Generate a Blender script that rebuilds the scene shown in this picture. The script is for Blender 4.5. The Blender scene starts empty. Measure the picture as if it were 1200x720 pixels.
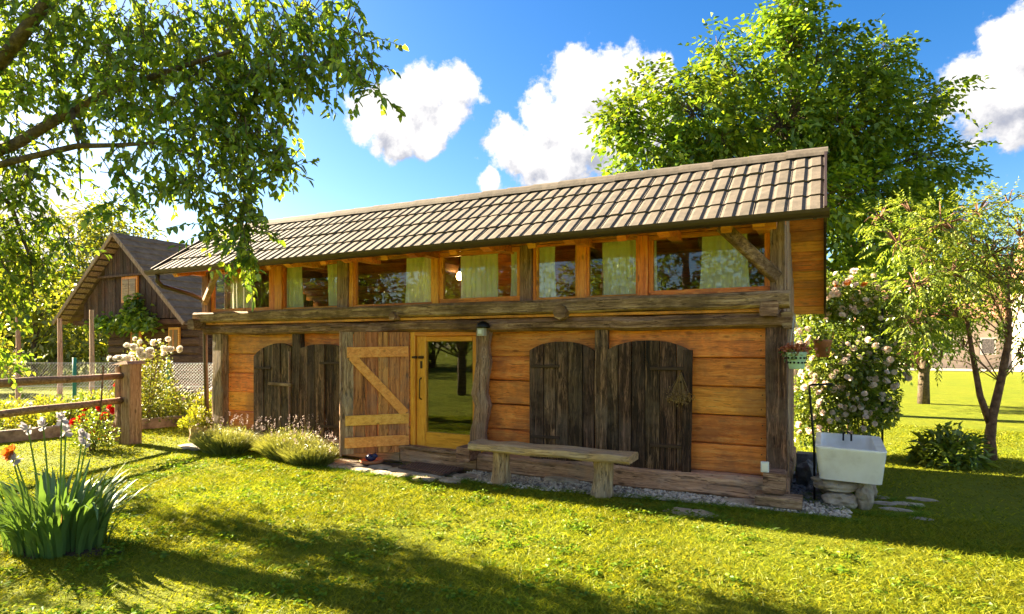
import bpy, math, random
import numpy as np
from mathutils import Vector, Matrix, noise as mnoise

R = random.Random(7)
NR = np.random.default_rng(11)
scene = bpy.context.scene
COL = scene.collection
rad = math.radians

# ------------------------------------------------------------------ camera
cam_d = bpy.data.cameras.new('camera')
cam_d.sensor_width = 36.0
cam_d.lens = 21.54
cam_d.shift_y = 0.0383
cam_d.clip_start = 0.05
cam_d.clip_end = 2000
cam = bpy.data.objects.new('camera', cam_d)
cam.location = (0, 0, 1.6)
cam.rotation_euler = (rad(90), 0, rad(27.1))
COL.objects.link(cam)
scene.camera = cam

# ------------------------------------------------------------------ light and colour
SUN_EL, SUN_AZ = 27.0, -87.4          # azimuth clockwise from +Y
scene.view_settings.view_transform = 'Standard'
scene.view_settings.look = 'None'
scene.view_settings.gamma = 1.0
scene.view_settings.use_curve_mapping = False
scene.view_settings.exposure = 3.08
scene.render.engine = 'CYCLES'
scene.cycles.max_bounces = 8
scene.cycles.transparent_max_bounces = 12
scene.cycles.use_denoising = True
scene.cycles.sample_clamp_indirect = 6.0
scene.cycles.caustics_reflective = False
scene.cycles.caustics_refractive = False

sun_dir = Vector((math.sin(rad(SUN_AZ)) * math.cos(rad(SUN_EL)), math.cos(rad(SUN_AZ)) * math.cos(rad(SUN_EL)), math.sin(rad(SUN_EL))))
sl = bpy.data.lights.new('sun', 'SUN')
sl.energy = 5.0
sl.angle = rad(0.6)
sl.color = (1.0, 0.83, 0.56)
so = bpy.data.objects.new('sun', sl)
so.rotation_euler = sun_dir.to_track_quat('Z', 'Y').to_euler()
so.location = (-20, 3, 12)
COL.objects.link(so)

# ------------------------------------------------------------------ sky with cumulus
world = bpy.data.worlds.new('World')
scene.world = world
world.use_nodes = True
wt = world.node_tree
wt.nodes.clear()


def nd(t, kind, **kw):
    n = t.nodes.new(kind)
    for k, v in kw.items():
        setattr(n, k, v)
    return n


def math_n(t, op, a, b=None, c=None, clamp=False):
    n = nd(t, 'ShaderNodeMath', operation=op, use_clamp=clamp)
    for i, v in enumerate((a, b, c)):
        if v is None:
            continue
        if isinstance(v, (int, float)):
            n.inputs[i].default_value = v
        else:
            t.links.new(v, n.inputs[i])
    return n.outputs[0]


def vec_n(t, op, a, b=None, scale=None):
    n = nd(t, 'ShaderNodeVectorMath', operation=op)
    for i, v in enumerate((a, b)):
        if v is None:
            continue
        if isinstance(v, (tuple, list, Vector)):
            n.inputs[i].default_value = tuple(v)
        else:
            t.links.new(v, n.inputs[i])
    if scale is not None:
        n.inputs['Scale'].default_value = scale
    return n.outputs['Value'] if op in ('DISTANCE', 'DOT_PRODUCT', 'LENGTH') else n.outputs['Vector']


# cumulus directions: (azimuth clockwise from +Y in degrees, elevation in degrees, radius in degrees)
CLOUDS = [
    (-39.1, 20.3, 2.38), (-36.2, 22.3, 2.37), (-32.7, 22.6, 2.11), (-37.4, 18.6, 2.3), (-33.9, 20.2, 2.15), (-35.0, 18.2, 1.6), (-40.4, 18.6, 1.13),
    (-27.9, 18.6, 2.06), (-24.5, 20.7, 2.16), (-25.5, 17.5, 2.97), (-20.0, 22.6, 2.94), (-16.5, 22.1, 2.77), (-20.0, 18.8, 4.0), (-15.3, 19.2, 3.54), (-13.4, 23.3, 1.35),
    (-29.3, 15.0, 0.91), (-23.1, 16.0, 3.0),
    (12.1, 20.8, 1.97), (10.4, 18.4, 2.61), (12.3, 17.7, 3.02), (8.7, 17.6, 1.41), (13.5, 20.1, 2.88), (12.6, 14.9, 1.12), (18, 18, 4.0),
    (-64, 8, 3.5), (-60, 6, 3.0), (-69, 10, 3.5),
]
_cr = random.Random(3)
for _i in range(26):           # scattered cumulus out of view, all round and overhead, added to brighten the shade
    az0 = 26 + (_i * 61.8) % 262
    e0 = 12 + 62 * ((_i * .618) % 1) ** 1.15
    for _k in range(3):
        CLOUDS.append((az0 + _cr.uniform(-7, 7) / math.cos(rad(min(e0, 70))), e0 + _cr.uniform(-4, 4), _cr.uniform(4.0, 7.0)))

cg = bpy.data.node_groups.new('cloud_field', 'ShaderNodeTree')
cg.interface.new_socket('Vector', in_out='INPUT', socket_type='NodeSocketVector')
cg.interface.new_socket('Density', in_out='OUTPUT', socket_type='NodeSocketFloat')
gi, go = nd(cg, 'NodeGroupInput'), nd(cg, 'NodeGroupOutput')
wn = nd(cg, 'ShaderNodeTexNoise')
wn.inputs['Scale'].default_value = 9.0
wn.inputs['Detail'].default_value = 2.0
cg.links.new(gi.outputs[0], wn.inputs['Vector'])
wv = vec_n(cg, 'SUBTRACT', wn.outputs['Color'], (0.5, 0.5, 0.5))
ws = vec_n(cg, 'SCALE', wv, scale=0.06)
wd = vec_n(cg, 'ADD', gi.outputs[0], ws)
acc = None
for az, el, r in CLOUDS:
    c = (math.sin(rad(az)) * math.cos(rad(el)), math.cos(rad(az)) * math.cos(rad(el)), math.sin(rad(el)))
    dist = vec_n(cg, 'DISTANCE', wd, c)
    v = math_n(cg, 'MULTIPLY_ADD', dist, -1.0 / (rad(r) * 1.25), 1.0)
    acc = v if acc is None else math_n(cg, 'SMOOTH_MAX', acc, v, 0.25)
fn = nd(cg, 'ShaderNodeTexNoise')
fn.inputs['Scale'].default_value = 26.0
fn.inputs['Detail'].default_value = 7.0
fn.inputs['Roughness'].default_value = 0.64
cg.links.new(gi.outputs[0], fn.inputs['Vector'])
nz = math_n(cg, 'MULTIPLY_ADD', fn.outputs['Fac'], 1.5, -0.80)
acc = math_n(cg, 'MAXIMUM', acc, -0.6)
cg.links.new(math_n(cg, 'ADD', acc, nz), go.inputs[0])

tc = nd(wt, 'ShaderNodeTexCoord')
dirn = tc.outputs['Generated']
sky = nd(wt, 'ShaderNodeTexSky', sky_type='NISHITA')
sky.sun_disc = False
sky.sun_elevation = rad(SUN_EL)
sky.sun_rotation = rad(SUN_AZ)
sky.air_density = 1.0
sky.dust_density = 0.7
sky.ozone_density = 2.0
hs = nd(wt, 'ShaderNodeHueSaturation')
hs.inputs['Saturation'].default_value = 1.42
hs.inputs['Hue'].default_value = 0.507
hs.inputs['Value'].default_value = 0.56
wt.links.new(sky.outputs[0], hs.inputs['Color'])
bg1 = nd(wt, 'ShaderNodeBackground')
bg1.inputs['Strength'].default_value = 0.055
wt.links.new(hs.outputs[0], bg1.inputs['Color'])
g1 = nd(wt, 'ShaderNodeGroup', node_tree=cg)
wt.links.new(dirn, g1.inputs[0])
g2 = nd(wt, 'ShaderNodeGroup', node_tree=cg)
wt.links.new(vec_n(wt, 'ADD', dirn, (-0.022, 0.0, 0.040)), g2.inputs[0])
alpha = nd(wt, 'ShaderNodeMapRange', interpolation_type='SMOOTHSTEP')
alpha.inputs['From Min'].default_value = -0.02
alpha.inputs['From Max'].default_value = 0.30
wt.links.new(g1.outputs[0], alpha.inputs['Value'])
lit = math_n(wt, 'SUBTRACT', g1.outputs[0], g2.outputs[0])
litr = nd(wt, 'ShaderNodeMapRange', interpolation_type='SMOOTHSTEP')
litr.inputs['From Min'].default_value = -0.55
litr.inputs['From Max'].default_value = 0.42
wt.links.new(lit, litr.inputs['Value'])
cc = nd(wt, 'ShaderNodeMix', data_type='RGBA')
cc.inputs['A'].default_value = (0.40, 0.42, 0.50, 1)
cc.inputs['B'].default_value = (1.0, 0.97, 0.94, 1)
wt.links.new(litr.outputs[0], cc.inputs['Factor'])
bg2 = nd(wt, 'ShaderNodeBackground')
bg2.inputs['Strength'].default_value = 0.150
wt.links.new(cc.outputs['Result'], bg2.inputs['Color'])
mx = nd(wt, 'ShaderNodeMixShader')
wt.links.new(alpha.outputs[0], mx.inputs[0])
wt.links.new(bg1.outputs[0], mx.inputs[1])
wt.links.new(bg2.outputs[0], mx.inputs[2])
wo = nd(wt, 'ShaderNodeOutputWorld')
wt.links.new(mx.outputs[0], wo.inputs[0])


# ------------------------------------------------------------------ mesh helpers
class MB:
    def __init__(s):
        s.v, s.f = [], []

    def add(s, vs, fs):
        o = len(s.v)
        s.v += [tuple(p) for p in vs]
        s.f += [tuple(i + o for i in f) for f in fs]

    def box(s, a, b, jit=0.0):
        x0, y0, z0 = a
        x1, y1, z1 = b
        vs = [(x0, y0, z0), (x1, y0, z0), (x1, y1, z0), (x0, y1, z0), (x0, y0, z1), (x1, y0, z1), (x1, y1, z1), (x0, y1, z1)]
        if jit:
            vs = [tuple(c + R.uniform(-jit, jit) for c in p) for p in vs]
        s.add(vs, [(0, 3, 2, 1), (4, 5, 6, 7), (0, 1, 5, 4), (1, 2, 6, 5), (2, 3, 7, 6), (3, 0, 4, 7)])
        return s

    def sweep(s, pts, sec, up=(0, 0, 1), jit=0.0, scales=None):
        pts = [Vector(p) for p in pts]
        up = Vector(up)
        n, m = len(pts), len(sec)
        vs = []
        for i, p in enumerate(pts):
            t = (pts[min(i + 1, n - 1)] - pts[max(i - 1, 0)]).normalized()
            side = t.cross(up).normalized()
            nr = side.cross(t)
            k = scales[i] if scales else 1.0
            for a, b in sec:
                q = p + side * (a * k + R.uniform(-jit, jit)) + nr * (b * k + R.uniform(-jit, jit))
                vs.append(tuple(q))
        fs = [tuple(range(m))[::-1], tuple(range((n - 1) * m, n * m))]
        for i in range(n - 1):
            for j in range(m):
                j2 = (j + 1) % m
                fs.append((i * m + j, i * m + j2, (i + 1) * m + j2, (i + 1) * m + j))
        s.add(vs, [f[::-1] for f in fs])
        return s

    def beam(s, p0, p1, w, h, seg=1, ch=0.012, jit=0.0, up=(0, 0, 1), wob=0.0):
        p0, p1 = Vector(p0), Vector(p1)
        a, b = w / 2, h / 2
        c = min(ch, a * .6, b * .6)
        sec = [(-a + c, -b), (a - c, -b), (a, -b + c), (a, b - c), (a - c, b), (-a + c, b), (-a, b - c), (-a, -b + c)]
        pts = []
        for i in range(seg + 1):
            p = p0.lerp(p1, i / seg)
            if wob and 0 < i < seg:
                p += Vector([R.uniform(-wob, wob) for _ in range(3)])
            pts.append(p)
        return s.sweep(pts, sec, up, jit)

    def tube(s, pts, rr, n=8, jit=0.0):
        pts = [Vector(p) for p in pts]
        d = (pts[-1] - pts[0])
        up = Vector((0, 0, 1)) if abs(d.normalized().z) < .8 else Vector((0, 1, 0))
        if not isinstance(rr, (list, tuple)):
            rr = [rr] * len(pts)
        sec = [(math.cos(2 * math.pi * j / n), math.sin(2 * math.pi * j / n)) for j in range(n)]
        o = len(s.v)
        s.sweep(pts, sec, up, 0, list(rr))
        if jit:
            for i in range(o, len(s.v)):
                s.v[i] = tuple(c + R.uniform(-jit, jit) for c in s.v[i])
        return s

    def poly_prism(s, outline, y0, y1):
        n = len(outline)
        vs = [(x, y0, z) for x, z in outline] + [(x, y1, z) for x, z in outline]
        fs = [tuple(range(n)), tuple(range(n, 2 * n))[::-1]]
        fs += [(i, i + n, (i + 1) % n + n, (i + 1) % n) for i in range(n)]
        s.add(vs, fs)
        return s

    def lathe(s, prof, n=16, c=(0, 0, 0), sx=1, sy=1):
        vs = []
        for r, z in prof:
            for j in range(n):
                a = 2 * math.pi * j / n
                vs.append((c[0] + r * math.cos(a) * sx, c[1] + r * math.sin(a) * sy, c[2] + z))
        fs = []
        for i in range(len(prof) - 1):
            for j in range(n):
                j2 = (j + 1) % n
                fs.append((i * n + j, i * n + j2, (i + 1) * n + j2, (i + 1) * n + j))
        fs.append(tuple(range(n))[::-1])
        fs.append(tuple(range((len(prof) - 1) * n, len(prof) * n)))
        s.add(vs, fs)
        return s

    def rock(s, c, rx, ry, rz, seed=0, sub=2, amp=.25, flat=None):
        vs, fs = ICO[sub]
        out = []
        for p in vs:
            k = 1 + amp * mnoise.noise(Vector(p) * 1.6 + Vector((seed * 7.3, seed * 3.1, seed))) + amp * .5 * mnoise.noise(Vector(p) * 4 + Vector((seed, 0, 0)))
            z = p[2] * k
            if flat is not None:
                z = max(min(z, flat), -flat)
            out.append((c[0] + p[0] * k * rx, c[1] + p[1] * k * ry, c[2] + z * rz))
        s.add(out, fs)
        return s


def _ico(sub):
    import bmesh
    b = bmesh.new()
    bmesh.ops.create_icosphere(b, subdivisions=sub, radius=1)
    r = ([tuple(v.co) for v in b.verts], [tuple(v.index for v in f.verts) for f in b.faces])
    b.free()
    return r


ICO = {1: _ico(1), 2: _ico(2), 3: _ico(3)}


def mk_mesh(name, verts, faces, mat, smooth=False):
    me = bpy.data.meshes.new(name)
    me.from_pydata(verts, [], faces)
    me.update()
    if mat:
        me.materials.append(mat)
    if smooth:
        me.polygons.foreach_set('use_smooth', [True] * len(me.polygons))
    return me


def link(name, me, parent=None, loc=(0, 0, 0)):
    o = bpy.data.objects.new(name, me)
    COL.objects.link(o)
    o.parent = parent
    o.location = loc
    return o


def root_loc(o):
    p = Vector((0, 0, 0))
    while o is not None:
        p += o.location
        o = o.parent
    return p


def part(name, mb, mat, parent, smooth=False, kind=None, label=None):
    """mesh in world coordinates, stored in the frame of its parent"""
    b = root_loc(parent)
    me = mk_mesh(name, [(x - b.x, y - b.y, z - b.z) for x, y, z in mb.v], mb.f, mat, smooth)
    o = link(name, me, parent)
    if kind:
        o['kind'] = kind
    if label:
        o['label'] = label
    return o


def tag(o, label, cat, group=None):
    o['label'] = label
    o['category'] = cat
    if group:
        o['group'] = group
    return o


def thing(name, loc, label, cat, group=None):
    o = bpy.data.objects.new(name, None)
    o.empty_display_size = 0.1
    COL.objects.link(o)
    o.location = loc
    return tag(o, label, cat, group)


def single(name, mb, mat, loc, label, cat, group=None, smooth=False):
    me = mk_mesh(name, [(x - loc[0], y - loc[1], z - loc[2]) for x, y, z in mb.v], mb.f, mat, smooth)
    return tag(link(name, me, None, loc), label, cat, group)


def struct(name, mb, mat, smooth=False):
    o = link(name, mk_mesh(name, mb.v, mb.f, mat, smooth))
    o['kind'] = 'structure'
    return o


def copy_tree(o, parent=None):
    c = o.copy()
    COL.objects.link(c)
    c.parent = parent
    for ch in list(o.children):
        copy_tree(ch, c)
    return c


def np_mesh(name, verts, quads, mat, tris=None):
    verts = np.asarray(verts, dtype=np.float32)
    quads = np.asarray(quads, dtype=np.int32)
    me = bpy.data.meshes.new(name)
    me.vertices.add(len(verts))
    me.vertices.foreach_set('co', verts.ravel())
    nq = len(quads)
    k = quads.shape[1]
    nt = 0 if tris is None else len(tris)
    me.loops.add(nq * k + nt * 3)
    li = quads.ravel()
    starts = np.arange(nq, dtype=np.int32) * k
    if nt:
        li = np.concatenate([li, np.asarray(tris, dtype=np.int32).ravel()])
        starts = np.concatenate([starts, nq * k + np.arange(nt, dtype=np.int32) * 3])
    me.loops.foreach_set('vertex_index', li)
    me.polygons.add(nq + nt)
    me.polygons.foreach_set('loop_start', starts)
    me.update(calc_edges=True)
    me.materials.append(mat)
    return me


def unit(a):
    return a / np.maximum(np.linalg.norm(a, axis=1, keepdims=True), 1e-9)


def rand_dirs(n, rng=NR):
    return unit(rng.normal(size=(n, 3)))


def leaves(pos, dirs, L, W, oval=False, fold=0.25, droop=0.2, rng=NR):
    """arrays of leaf blades: returns verts, quads"""
    n = len(pos)
    d = unit(dirs)
    rnd = rand_dirs(n, rng) * .8 + np.array([0, 0, 1.0])
    side = unit(np.cross(d, rnd))
    nr = np.cross(side, d)
    L = np.asarray(L).reshape(-1, 1) * np.ones((n, 1))
    W = np.asarray(W).reshape(-1, 1) * np.ones((n, 1))
    if oval:
        prof = [(0, 0, 0), (.32, -.5, 1), (.72, -.4, .8), (1, 0, 0), (.72, .4, .8), (.32, .5, 1)]
    else:
        prof = [(0, 0, 0), (.45, -.5, 1), (1, 0, 0), (.45, .5, 1)]
    vs = []
    for t, s, f in prof:
        vs.append(pos + d * L * t + side * W * s + nr * W * f * fold - np.array([0, 0, 1.0]) * L * droop * t * t)
    k = len(prof)
    V = np.stack(vs, axis=1).reshape(-1, 3)
    b = np.arange(n)[:, None] * k
    if oval:
        Q = np.concatenate([b + np.array([[0, 1, 2, 3]]), b + np.array([[0, 3, 4, 5]])])
    else:
        Q = b + np.array([[0, 1, 2, 3]])
    return V, Q


def blades(pos, dirs, L, W, bend, side=None, rng=NR):
    """two-segment tapering grass-like blades, bending along `bend` (n,3)"""
    n = len(pos)
    d = unit(dirs)
    if side is None:
        side = unit(np.cross(d, rand_dirs(n, rng)))
    L = np.asarray(L).reshape(-1, 1) * np.ones((n, 1))
    W = np.asarray(W).reshape(-1, 1) * np.ones((n, 1))
    m = pos + d * L * .5 + bend * L * .18
    t = pos + d * L * .95 + bend * L * .6
    V = np.stack([pos - side * W * .5, pos + side * W * .5, m + side * W * .42, m - side * W * .42, t], axis=1).reshape(-1, 3)
    b = np.arange(n)[:, None] * 5
    return V, b + np.array([[0, 1, 2, 3]]), b + np.array([[3, 2, 4]])


# ------------------------------------------------------------------ materials
def new_mat(name):
    m = bpy.data.materials.new(name)
    m.use_nodes = True
    t = m.node_tree
    t.nodes.clear()
    out = nd(t, 'ShaderNodeOutputMaterial')
    return m, t, out


def ramp(t, fac, stops):
    r = nd(t, 'ShaderNodeValToRGB')
    e = r.color_ramp.elements
    while len(e) < len(stops):
        e.new(0.5)
    for i, (p, c) in enumerate(stops):
        e[i].position = p
        e[i].color = (*c, 1)
    t.links.new(fac, r.inputs[0])
    return r.outputs[0]


def noise_n(t, vec, scale, detail=4, rough=.55, dist=0.0):
    n = nd(t, 'ShaderNodeTexNoise')
    n.inputs['Scale'].default_value = scale
    n.inputs['Detail'].default_value = detail
    n.inputs['Roughness'].default_value = rough
    n.inputs['Distortion'].default_value = dist
    if vec is not None:
        t.links.new(vec, n.inputs['Vector'])
    return n.outputs['Fac']


def mixc(t, fac, a, b, mode='MIX'):
    m = nd(t, 'ShaderNodeMix', data_type='RGBA', blend_type=mode)
    for k, v in (('Factor', fac), ('A', a), ('B', b)):
        if isinstance(v, (int, float)):
            m.inputs[k].default_value = v
        elif isinstance(v, tuple):
            m.inputs[k].default_value = (*v, 1)
        else:
            t.links.new(v, m.inputs[k])
    return m.outputs['Result']


def principled(t, out, col, rough=.6, bump=None, bstr=.3, bdist=.01, metal=0.0, spec=.5):
    p = nd(t, 'ShaderNodeBsdfPrincipled')
    if isinstance(col, tuple):
        p.inputs['Base Color'].default_value = (*col, 1)
    else:
        t.links.new(col, p.inputs['Base Color'])
    if isinstance(rough, (int, float)):
        p.inputs['Roughness'].default_value = rough
    else:
        t.links.new(rough, p.inputs['Roughness'])
    p.inputs['Metallic'].default_value = metal
    p.inputs['Specular IOR Level'].default_value = spec
    if bump is not None:
        b = nd(t, 'ShaderNodeBump')
        b.inputs['Strength'].default_value = bstr
        b.inputs['Distance'].default_value = bdist
        t.links.new(bump, b.inputs['Height'])
        t.links.new(b.outputs[0], p.inputs['Normal'])
    t.links.new(p.outputs[0], out.inputs[0])
    return p


def wood(name, c_dark, c_mid, c_light, axis, rough=.6, weather=None, wamt=.5, vary=.35, bstr=.35, crack=.5, knots=True, spec=.4, splash=False):
    """grain runs along `axis` of the object's own coordinates; each piece is offset by its random number"""
    m, t, out = new_mat(name)
    tcn = nd(t, 'ShaderNodeTexCoord')
    oi = nd(t, 'ShaderNodeObjectInfo')
    off = nd(t, 'ShaderNodeCombineXYZ')
    for i, k in enumerate((31.0, 57.0, 43.0)):
        t.links.new(math_n(t, 'MULTIPLY', oi.outputs['Random'], k), off.inputs[i])
    base = vec_n(t, 'ADD', tcn.outputs['Object'], off.outputs[0])
    sc = [1.0, 1.0, 1.0]
    sc['XYZ'.index(axis)] = 0.055
    st = vec_n(t, 'MULTIPLY', base, tuple(sc))
    # gentle waviness of the grain
    wv_ = vec_n(t, 'SCALE', vec_n(t, 'SUBTRACT', nd_color_noise(t, base, 3.0), (.5, .5, .5)), scale=.05)
    st = vec_n(t, 'ADD', st, wv_)
    g = noise_n(t, st, 26, 7, .62, .4)
    fine = noise_n(t, st, 150, 3, .6)
    gg = math_n(t, 'MULTIPLY_ADD', fine, .5, math_n(t, 'MULTIPLY_ADD', g, .85, -.16))
    col = ramp(t, gg, [(.30, c_dark), (.52, c_mid), (.72, c_light)])
    # cracks: narrow dark streaks
    cr = noise_n(t, st, 60, 4, .7)
    crk = nd(t, 'ShaderNodeMapRange')
    crk.inputs['From Min'].default_value = .36
    crk.inputs['From Max'].default_value = .43
    t.links.new(cr, crk.inputs['Value'])
    col = mixc(t, math_n(t, 'MULTIPLY', math_n(t, 'SUBTRACT', 1.0, crk.outputs[0]), crack), col, tuple(c * .25 for c in c_dark))
    hgt = math_n(t, 'ADD', math_n(t, 'MULTIPLY', gg, .6), math_n(t, 'MULTIPLY', crk.outputs[0], .6 * crack))
    if knots:
        ks = [3.2, 3.2, 3.2]
        ks['XYZ'.index(axis)] = 1.3
        vo = nd(t, 'ShaderNodeTexVoronoi')
        vo.inputs['Scale'].default_value = 1.9
        t.links.new(vec_n(t, 'MULTIPLY', base, tuple(ks)), vo.inputs['Vector'])
        kn = nd(t, 'ShaderNodeMapRange', interpolation_type='SMOOTHSTEP')
        kn.inputs['From Min'].default_value = .15
        kn.inputs['From Max'].default_value = .06
        kn.inputs['To Min'].default_value = 0
        kn.inputs['To Max'].default_value = .75
        t.links.new(vo.outputs['Distance'], kn.inputs['Value'])
        col = mixc(t, kn.outputs[0], col, tuple(c * .45 for c in c_dark))
    if weather:
        wz = noise_n(t, base, 2.3, 5, .65)
        wm = nd(t, 'ShaderNodeMapRange', interpolation_type='SMOOTHSTEP')
        wm.inputs['From Min'].default_value = .42
        wm.inputs['From Max'].default_value = .68
        wm.inputs['To Max'].default_value = wamt
        t.links.new(wz, wm.inputs['Value'])
        col = mixc(t, wm.outputs[0], col, mixc(t, g, tuple(c * .55 for c in weather), weather))
    if splash:          # rain-splash dirt along the foot of the wall
        sz = nd(t, 'ShaderNodeSeparateXYZ')
        t.links.new(tcn.outputs['Object'], sz.inputs[0])
        f = math_n(t, 'MULTIPLY_ADD', sz.outputs[2], -2.2, 1.25, True)
        f = math_n(t, 'MULTIPLY', f, math_n(t, 'MULTIPLY_ADD', noise_n(t, base, 6, 5, .7), 1.6, -.25, True))
        col = mixc(t, f, col, (.20, .11, .055))
    v = nd(t, 'ShaderNodeHueSaturation')
    t.links.new(math_n(t, 'MULTIPLY_ADD', oi.outputs['Random'], vary, 1 - vary / 2), v.inputs['Value'])
    v.inputs['Saturation'].default_value = 1.0
    t.links.new(math_n(t, 'MULTIPLY_ADD', math_n(t, 'FRACT', math_n(t, 'MULTIPLY', oi.outputs['Random'], 7.7)), .026, .483), v.inputs['Hue'])
    t.links.new(col, v.inputs['Color'])
    rg = math_n(t, 'MULTIPLY_ADD', g, .3, rough - .15)
    principled(t, out, v.outputs[0], rg, hgt, bstr, .012, spec=spec)
    return m


def nd_color_noise(t, vec, scale):
    n = nd(t, 'ShaderNodeTexNoise')
    n.inputs['Scale'].default_value = scale
    n.inputs['Detail'].default_value = 2
    t.links.new(vec, n.inputs['Vector'])
    return n.outputs['Color']


def speckle(name, stops, scale, rough=.85, bstr=.4, bdist=.01, detail=6, second=None, metal=0.0, rand=.2, spec=.4):
    m, t, out = new_mat(name)
    tcn = nd(t, 'ShaderNodeTexCoord')
    oi = nd(t, 'ShaderNodeObjectInfo')
    vec = vec_n(t, 'ADD', tcn.outputs['Object'], None)
    off = nd(t, 'ShaderNodeCombineXYZ')
    t.links.new(math_n(t, 'MULTIPLY', oi.outputs['Random'], 50), off.inputs[0])
    t.links.new(off.outputs[0], vec.node.inputs[1])
    n = noise_n(t, vec, scale, detail, .6)
    col = ramp(t, n, stops)
    if second:
        c2, s2, lo, hi, amt = second
        mr = nd(t, 'ShaderNodeMapRange', interpolation_type='SMOOTHSTEP')
        mr.inputs['From Min'].default_value = lo
        mr.inputs['From Max'].default_value = hi
        mr.inputs['To Max'].default_value = amt
        t.links.new(noise_n(t, vec, s2, 5, .6), mr.inputs['Value'])
        col = mixc(t, mr.outputs[0], col, c2)
    v = nd(t, 'ShaderNodeHueSaturation')
    t.links.new(math_n(t, 'MULTIPLY_ADD', oi.outputs['Random'], rand, 1 - rand / 2), v.inputs['Value'])
    t.links.new(col, v.inputs['Color'])
    principled(t, out, v.outputs[0], rough, noise_n(t, vec, scale * 2.5, 5, .6), bstr, bdist, metal, spec)
    return m


def leaf_mat(name, stops, trans=.45, gloss=.06, rough=.4, tr_tint=(1.25, 1.15, .55), patch=None, pamp=.7):
    m, t, out = new_mat(name)
    ge = nd(t, 'ShaderNodeNewGeometry')
    col = ramp(t, ge.outputs['Random Per Island'], stops)
    tcn = nd(t, 'ShaderNodeTexCoord')
    z = noise_n(t, tcn.outputs['Object'], patch or 1.2, 3, .5)
    v = nd(t, 'ShaderNodeHueSaturation')
    t.links.new(math_n(t, 'MULTIPLY_ADD', z, pamp, 1 - pamp / 2), v.inputs['Value'])
    t.links.new(math_n(t, 'MULTIPLY_ADD', z, .06, .47), v.inputs['Hue'])
    t.links.new(col, v.inputs['Color'])
    c = v.outputs[0]
    di = nd(t, 'ShaderNodeBsdfDiffuse')
    t.links.new(c, di.inputs[0])
    tr = nd(t, 'ShaderNodeBsdfTranslucent')
    t.links.new(mixc(t, 1.0, c, tr_tint, 'MULTIPLY'), tr.inputs[0])
    a = nd(t, 'ShaderNodeMixShader')
    a.inputs[0].default_value = trans
    t.links.new(di.outputs[0], a.inputs[1])
    t.links.new(tr.outputs[0], a.inputs[2])
    gl = nd(t, 'ShaderNodeBsdfGlossy')
    gl.inputs['Roughness'].default_value = rough
    gl.inputs['Color'].default_value = (.9, .95, .9, 1)
    b = nd(t, 'ShaderNodeMixShader')
    b.inputs[0].default_value = gloss
    t.links.new(a.outputs[0], b.inputs[1])
    t.links.new(gl.outputs[0], b.inputs[2])
    t.links.new(b.outputs[0], out.inputs[0])
    return m


def plain(name, col, rough=.6, metal=0.0, spec=.5):
    m, t, out = new_mat(name)
    tcn = nd(t, 'ShaderNodeTexCoord')
    n = noise_n(t, tcn.outputs['Object'], 9, 5, .6)
    c = mixc(t, n, tuple(x * .75 for x in col), tuple(min(1, x * 1.2) for x in col))
    principled(t, out, c, rough, n, .1, .005, metal, spec)
    return m


M = {}
OR = ((.50, .13, .016), (.90, .315, .045), (.95, .48, .11))
M['orange_x'] = wood('varnished_plank', *OR, 'X', .42, weather=(.42, .15, .05), wamt=.65, vary=.5, bstr=.35, crack=.6, splash=True)
M['orange_z'] = wood('varnished_upright', *OR, 'Z', .40, vary=.2, bstr=.2, crack=.3)
DR = ((.48, .17, .014), (.76, .32, .032), (.86, .46, .07))
M['door_x'] = wood('door_frame_rail', *DR, 'X', .35, vary=.1, bstr=.12, crack=.12, knots=False)
M['door_z'] = wood('door_frame_stile', *DR, 'Z', .35, vary=.1, bstr=.12, crack=.12, knots=False)
M['batten'] = wood('pale_pine_batten', (.58, .21, .03), (.86, .38, .065), (.92, .52, .13), 'X', .5, vary=.12, bstr=.2, crack=.25)
GR = ((.075, .040, .024), (.33, .19, .11), (.64, .43, .28))
M['grey_x'] = wood('weathered_beam', *GR, 'X', .8, weather=(.12, .065, .035), wamt=.75, vary=.3, bstr=.8, crack=.85, spec=.25)
M['grey_z'] = wood('weathered_post', *GR, 'Z', .8, weather=(.36, .30, .25), wamt=.5, vary=.3, bstr=.8, crack=.85, spec=.25)
M['bench'] = wood('bench_plank', (.17, .10, .055), (.48, .29, .15), (.74, .51, .31), 'X', .75, weather=(.40, .34, .28), wamt=.5, vary=.1, bstr=.7, crack=.8, spec=.25)
M['bench_leg'] = wood('bench_stump', (.18, .10, .05), (.46, .29, .15), (.66, .48, .30), 'Z', .8, weather=(.40, .34, .28), wamt=.4, vary=.2, bstr=.9, crack=.9, spec=.25)
DK = ((.008, .004, .002), (.062, .031, .015), (.34, .19, .105))
M['dark_z'] = wood('old_shutter_board', *DK, 'Z', .75, weather=(.20, .135, .09), wamt=.6, vary=1.0, bstr=.8, crack=.9, spec=.25)
M['dark_x'] = wood('dark_log', (.03, .014, .008), (.10, .048, .026), (.20, .11, .06), 'X', .75, weather=(.20, .12, .07), wamt=.4, vary=.5, bstr=.8, crack=.9, spec=.2)
M['doorboard'] = wood('door_board', (.11, .04, .012), (.46, .19, .05), (.70, .36, .11), 'Z', .6, weather=(.30, .20, .13), wamt=.4, vary=.55, bstr=.6, crack=.8, spec=.3)
M['barn_z'] = wood('barn_board', (.03, .018, .012), (.10, .062, .042), (.22, .15, .105), 'Z', .8, weather=(.20, .09, .04), wamt=.5, vary=.7, bstr=.6, crack=.9, spec=.2)
M['inside'] = wood('inner_board', (.06, .03, .012), (.13, .07, .03), (.20, .11, .05), 'X', .7, vary=.4)
M['fence_x'] = wood('fence_rail', (.12, .07, .04), (.28, .175, .10), (.44, .31, .20), 'X', .8, vary=.2, bstr=.7, crack=.7, spec=.2)
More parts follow.
